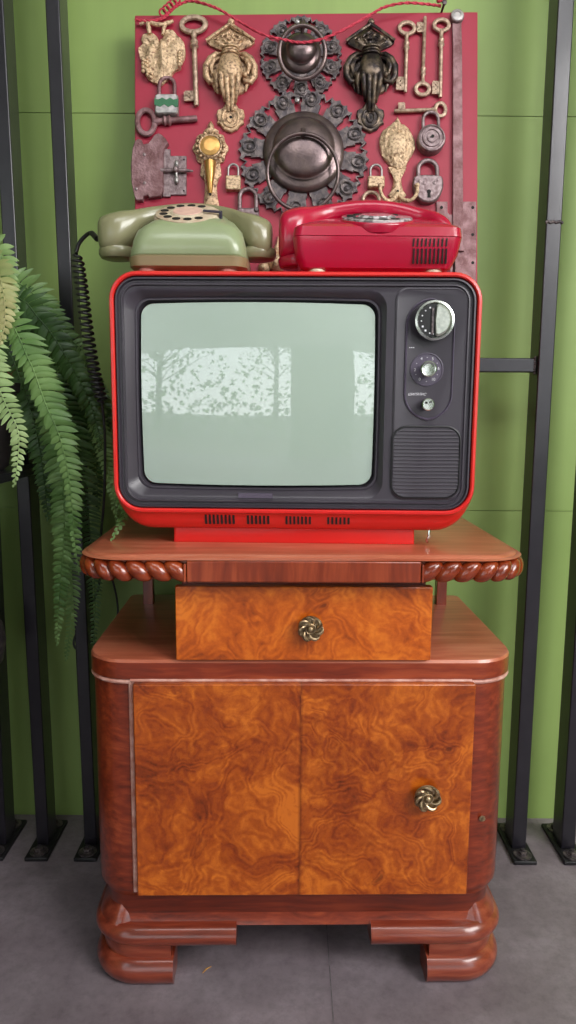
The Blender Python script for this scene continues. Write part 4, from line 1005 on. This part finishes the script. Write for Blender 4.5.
# shelf bracket on the left posts that carries the planter
sh_ = MB().box(-.68, -.438, 1.10, 1.334, .738, .7515).build('steel_shelf', MT['post'], org=(-.5, 1.334, .745), bevel=.002); tag(sh_, 'small black steel shelf on the left posts, under the planter', 'shelf')
m = MB().lathe([(.10, .882), (.09, .90), (.05, .925), (.01, .93)], (PXc, PYc, 0), seg=24, caps=True)
for i in range(240):
    a = random.uniform(0, 2*PI); r = random.uniform(.02, .115); x = PXc+r*math.cos(a); y = PYc+r*math.sin(a); z = .935-r*.3
    d_ = Vector((random.uniform(-1, 1), random.uniform(-1, 1), random.uniform(-.3, 1))).normalized()*random.uniform(.015, .035)
    m.tube([(x, y, z), tuple(Vector((x, y, z))+d_*.5+Vector((0, 0, .004))), tuple(Vector((x, y, z))+d_)], [.0016, .0016, .0006], 5)
m.build('root_crown', MT['soil'], fern)
def frond(ctrl, ll, mat, seed, width=.0062, nrm=Vector((0, -1, .15)), gap=.0078, droop=.25, start=.08, taper=1.0, sides=(1, 1)):
    rnd = random.Random(seed)
    P = spline([tuple(c) for c in ctrl], 14)
    # resample evenly
    cum = [0]
    for i in range(1, len(P)): cum.append(cum[-1]+(P[i]-P[i-1]).length)
    tot = cum[-1]
    def at(sv):
        sv = max(0, min(tot, sv))
        for i in range(1, len(P)):
            if cum[i] >= sv:
                f_ = (sv-cum[i-1])/max(cum[i]-cum[i-1], 1e-9); return P[i-1].lerp(P[i], f_)
        return P[-1]
    m = MB(); ns = max(12, int(tot/.012))
    pts = [tuple(at(tot*i/ns)) for i in range(ns+1)]
    m.tube(pts, [.0014*(1-.75*i/ns)+.0002 for i in range(ns+1)], 5)
    n = int(tot/gap)
    vs, fs = [], []
    for i in range(n):
        u = (i+.5)/n
        if u < start: continue
        c = at(u*tot); t = (at(u*tot+.004)-at(u*tot-.004)).normalized()
        nn = (nrm - t*nrm.dot(t)).normalized(); sd = t.cross(nn)
        env = min(1, (u-start+.06)/.18)**.7*min(1, ((1-u)*taper/.55))**.75+.06
        for s_ in (-1, 1):
            if sides[(s_+1)//2] == 0: continue
            l = ll*env*rnd.uniform(.88, 1.08)*(sides[(s_+1)//2]); w = width*(.55+.45*env)*rnd.uniform(.9, 1.1)
            dirv = (sd*s_+t*rnd.uniform(.12, .34)+nn*rnd.uniform(-.12, .32)).normalized()
            tw = rnd.uniform(-.35, .35); wd = (t*math.cos(tw)+nn*math.sin(tw)); wd = (wd-dirv*wd.dot(dirv)).normalized()
            up = dirv.cross(wd); 
            if up.dot(nn) < 0: up = -up
            b0 = len(vs); NS = 6; cc = c+t*(gap*.5 if s_ > 0 else 0)
            for q in range(NS+1):
                v = q/NS; hwid = w*.5*(.75+.45*math.sin(v*PI*.75))*(1-v**4)+.00015
                pc = cc+dirv*l*v+t*l*.16*v*v-up*l*droop*v*v + Vector((0, 0, -l*.12*v*v))
                vs += [tuple(pc-wd*hwid-up*hwid*.28), tuple(pc+up*.0), tuple(pc+wd*hwid-up*hwid*.28)]
            for q in range(NS):
                a = b0+q*3; fs += [(a, a+1, a+4, a+3), (a+1, a+2, a+5, a+4)]
    m.add(vs, fs)
    return m.build('frond', MT[mat], fern, ang=80)
crown = Vector((PXc, PYc, .93))
def fr(pxs, ll, mat, seed, Y0=1.2, **kw):
    ctrl = [crown+Vector((random.uniform(-.03, .05), random.uniform(-.03, .03), 0))]
    for a in pxs: ctrl.append(atY(a[0], a[1], a[2]))
    return frond(ctrl, ll, mat, seed, **kw)
# foreground fronds
fr([(2, 320, 1.13), (28, 358, 1.11), (46, 405, 1.10), (60, 438, 1.10), (70, 485, 1.11), (74, 535, 1.12), (79, 572, 1.13)], .030, 'leaf', 1, width=.0085, gap=.0092, start=.2, sides=(1.1, .6))
fr([(-18, 330, 1.12), (-8, 370, 1.09), (6, 405, 1.08), (18, 430, 1.08), (18, 458, 1.08), (14, 486, 1.08)], .026, 'leaf_l', 2, width=.0075, gap=.0082, start=.2)
fr([(-22, 280, 1.16), (-8, 262, 1.14), (2, 285, 1.12), (5, 320, 1.11), (0, 345, 1.10)], .023, 'leaf_y', 3, width=.010, gap=.0095, start=.35, taper=1.6)
fr([(-14, 250, 1.17), (4, 262, 1.15), (8, 290, 1.14), (14, 325, 1.13), (16, 350, 1.13)], .028, 'leaf_l', 4, width=.009, gap=.009, start=.3)
fr([(0, 285, 1.22), (24, 286, 1.23), (46, 308, 1.23), (66, 335, 1.235), (84, 352, 1.24), (98, 380, 1.25)], .032, 'leaf', 5, width=.007, gap=.0075, start=.3)
fr([(10, 300, 1.2), (40, 320, 1.2), (62, 350, 1.2), (84, 390, 1.2), (97, 425, 1.2), (100, 450, 1.2)], .03, 'leaf_d', 6, width=.008, gap=.008, start=.25)
fr([(8, 330, 1.16), (38, 365, 1.16), (54, 420, 1.17), (62, 470, 1.18), (64, 530, 1.2), (60, 590, 1.22), (57, 645, 1.24)], .030, 'leaf', 7, width=.0078, gap=.0082, start=.25)
fr([(8, 330, 1.18), (46, 372, 1.2), (72, 430, 1.22), (84, 490, 1.24), (92, 550, 1.27), (95, 600, 1.29), (93, 655, 1.3)], .028, 'leaf_d', 8, width=.006, gap=.0078, start=.25)
fr([(20, 320, 1.22), (60, 352, 1.22), (90, 400, 1.22), (104, 450, 1.22), (112, 490, 1.225), (118, 525, 1.23)], .024, 'leaf', 9, width=.0065, gap=.0078, start=.3)
fr([(10, 340, 1.19), (36, 380, 1.2), (50, 430, 1.21), (58, 480, 1.22), (66, 540, 1.24), (72, 600, 1.26), (66, 660, 1.28)], .03, 'leaf', 10, width=.0065, gap=.008, start=.3)
fr([(0, 345, 1.2), (22, 385, 1.2), (36, 430, 1.2), (44, 480, 1.21), (48, 520, 1.22)], .032, 'leaf_d', 11, width=.008, gap=.008, start=.2)
fr([(20, 322, 1.26), (60, 345, 1.27), (88, 372, 1.27), (104, 402, 1.27), (110, 430, 1.27)], .03, 'leaf_d', 12, width=.007, gap=.0078, start=.25)
fr([(5, 315, 1.24), (40, 330, 1.25), (70, 365, 1.25), (88, 410, 1.25), (96, 460, 1.26), (98, 510, 1.27)], .032, 'leaf_d', 13, width=.0075, gap=.0078, start=.25)
fr([(0, 300, 1.25), (28, 300, 1.26), (52, 330, 1.26), (72, 372, 1.26), (80, 420, 1.26), (82, 470, 1.27)], .034, 'leaf_d', 14, width=.0075, gap=.0078, start=.25)
# sprig that droops onto the cabinet top
fr([(40, 330, 1.26), (90, 380, 1.28), (112, 440, 1.27), (122, 490, 1.2), (127, 506, 1.13), (121, 522, 1.085), (112, 540, 1.07)], .019, 'leaf', 15, width=.009, gap=.009, start=.3, taper=2.2)

# dark rounded vessel at the left edge
q = atY(-22, 642, 1.25)
m = MB().lathe([(.01, -.062), (.03, -.06), (.05, -.035), (.057, 0), (.052, .03), (.036, .052), (.02, .06), (.02, .066), (.01, .066)], (q.x-.005, 1.25, q.z), seg=32, sx=.9, sy=.9)
v = m.build('iron_vessel', MT['iron'], org=(q.x-.005, 1.25, q.z)); tag(v, 'dark rounded iron vessel cut by the left edge, below the fern', 'vessel')
m = MB().tube([tuple(a) for a in spline([(q.x-.02, 1.25, q.z+.06), (q.x-.012, 1.28, q.z+.10), (q.x-.005, 1.333, q.z+.11)], 5)], .003, 8); m.build('handle', MT['iron'], v)

MT['blocker_wood'] = simple('dark_stained_wood', srgb(40, 28, 22), .6, col2=srgb(30, 20, 16), scale=14)
cu = empty('light_blocker', (-1.1, 1.15, 0), 'dark wooden cupboard added out of view on the left to cast shade', 'light_blocker')  # furniture-like box, added out of view to shade floor and wall at left
MB().box(-1.45, -.635, .82, 1.32, .03, .64).build('carcass', MT['blocker_wood'], cu, bevel=.003)
MB().box(-1.47, -.62, .805, 1.33, .64, .665).build('top', MT['blocker_wood'], cu, bevel=.004)
for a_ in (-1.44, -1.04):
    dd_ = MB().box(a_, a_+.395, .808, .821, .05, .62).build('door', MT['blocker_wood'], cu, bevel=.002)
    MB().lathe([(.006, 0), (.006, .012), (.014, .016), (.012, .022), (.002, .024)], (a_+(.36 if a_ < -1.2 else .035), .808, .36), seg=20, axis='y').build('knob', MT['antique'], dd_)
for a_ in (-1.42, -.68):
    for b_ in (.84, 1.28): MB().box(a_, a_+.03, b_, b_+.03, 0, .03).build('foot', MT['blocker_wood'], cu)

# ---------------------------------------------------------------- outdoors behind the camera (seen in the screen)
MT['bark'] = simple('tree_bark', srgb(60, 52, 46), .9, col2=srgb(88, 78, 68), scale=12)
MT['foliage'] = simple('tree_foliage', srgb(58, 84, 40), .8, col2=srgb(120, 150, 80), scale=5)
MT['ground'] = simple('outdoor_ground', srgb(120, 116, 104), .9, col2=srgb(96, 100, 80), scale=2)
g_ = MB().box(-14, 14, -16, -3.2, -.25, -.05).build('ground', MT['ground']); tag(g_, kind='structure')
for i, (tx, ty, hh) in enumerate(((-6.4, -10.5, 5.4), (-3.2, -7.4, 5), (-.4, -10.8, 5), (2.8, -8.0, 4.6), (5.8, -10.5, 5.5), (9, -7.5, 4.8), (-9.6, -8, 5))):
    t = empty('tree', (tx, ty, -.05), 'bare-branched young tree outdoors, mirrored in the television screen', 'tree', 'trees mirrored in the screen')
    rnd = random.Random(50+i); m = MB(); f_ = MB()
    m.tube([(tx, ty, -.05), (tx+.05, ty, hh*.5), (tx-.05, ty, hh)], [.09, .06, .02], 8)
    for j in range(44):
        z_ = hh*rnd.uniform(.25, .98); a = rnd.uniform(0, 2*PI); l = rnd.uniform(.5, 1.3)*(1.2-z_/hh)+.3
        e = Vector((tx+l*math.cos(a), ty+l*math.sin(a), z_+l*.6)); m.tube([(tx, ty, z_), tuple(Vector((tx, ty, z_)).lerp(e, .5)+Vector((0, 0, .05))), tuple(e)], [.022, .014, .005], 5)
        for q_ in range(22):
            c_ = e+Vector((rnd.gauss(0, .28), rnd.gauss(0, .28), rnd.gauss(0, .25))); s_ = rnd.uniform(.04, .09)
            u1 = Vector((rnd.uniform(-1, 1), rnd.uniform(-1, 1), rnd.uniform(-1, 1))).normalized()*s_; u2 = u1.cross(Vector((rnd.uniform(-1, 1), 1, rnd.uniform(-1, 1)))).normalized()*s_*.6
            f_.add([tuple(c_-u1), tuple(c_+u2), tuple(c_+u1), tuple(c_-u2)], [(0, 1, 2, 3)])
    m.build('trunk', MT['bark'], t); f_.build('foliage', MT['foliage'], t)
hd = MB(); rnd = random.Random(5)
for i in range(3600):
    c_ = Vector((rnd.uniform(-9, 9), rnd.uniform(-6.2, -5.4), rnd.uniform(-.05, 1.25+.5*math.sin(i)))); s_ = rnd.uniform(.04, .09)
    u1 = Vector((rnd.uniform(-1, 1), rnd.uniform(-1, 1), rnd.uniform(-1, 1))).normalized()*s_; u2 = u1.cross(Vector((rnd.uniform(-1, 1), 1, rnd.uniform(-1, 1)))).normalized()*s_*.6
    hd.add([tuple(c_-u1), tuple(c_+u2), tuple(c_+u1), tuple(c_-u2)], [(0, 1, 2, 3)])
h = hd.build('hedge', MT['foliage']); tag(h, 'low leafy hedge outdoors, mirrored in the television screen', 'hedge', kind='stuff')

# ---------------------------------------------------------------- light
w = bpy.data.worlds.new('sky'); bpy.context.scene.world = w; w.use_nodes = True; nt = w.node_tree
bg = nt.nodes['Background']
tc = nt.nodes.new('ShaderNodeTexCoord'); sx = nt.nodes.new('ShaderNodeSeparateXYZ'); nt.links.new(tc.outputs['Generated'], sx.inputs[0])
r = ramp(nt, sx.outputs['Z'], [(0, (.95, .97, 1, 1)), (.5, (.80, .88, 1, 1))]); nt.links.new(r.outputs['Color'], bg.inputs['Color']); bg.inputs['Strength'].default_value = 2.3
def area(name, loc, target, size, sy, power, col=(1, 1, 1)):
    l = bpy.data.lights.new(name, 'AREA'); l.shape = 'RECTANGLE'; l.size = size; l.size_y = sy; l.energy = power; l.color = col
    o = bpy.data.objects.new(name, l); C.objects.link(o); o.location = loc
    o.rotation_euler = (Vector(target)-Vector(loc)).to_track_quat('-Z', 'Y').to_euler(); return o
area('side_key', (1.9, -.75, 2.1), (0, 1.2, .85), 1.5, 1.2, 62, (1, .985, .97))  # added area lamp for light from the front right; the wall has no opening
area('overhead_fill', (.15, -.05, 2.46), (0, 1.3, 1.1), 1.6, .8, 17, (.97, .98, 1))  # added lamp that brightens the upper part; the ceiling is closed
sc = bpy.context.scene
cam = bpy.data.cameras.new('camera'); co_ = bpy.data.objects.new('camera', cam); C.objects.link(co_); sc.camera = co_
cam.sensor_fit = 'VERTICAL'; cam.sensor_height = 24; cam.lens = FPX/1024*24; cam.clip_start = .01
co_.matrix_world = Matrix.Translation(CAM) @ Matrix((Rv, Uv, -Fv)).transposed().to_4x4()
sc.view_settings.view_transform = 'Standard'; sc.view_settings.look = 'None'; sc.view_settings.gamma = 1; sc.view_settings.use_curve_mapping = False
sc.view_settings.exposure = .45
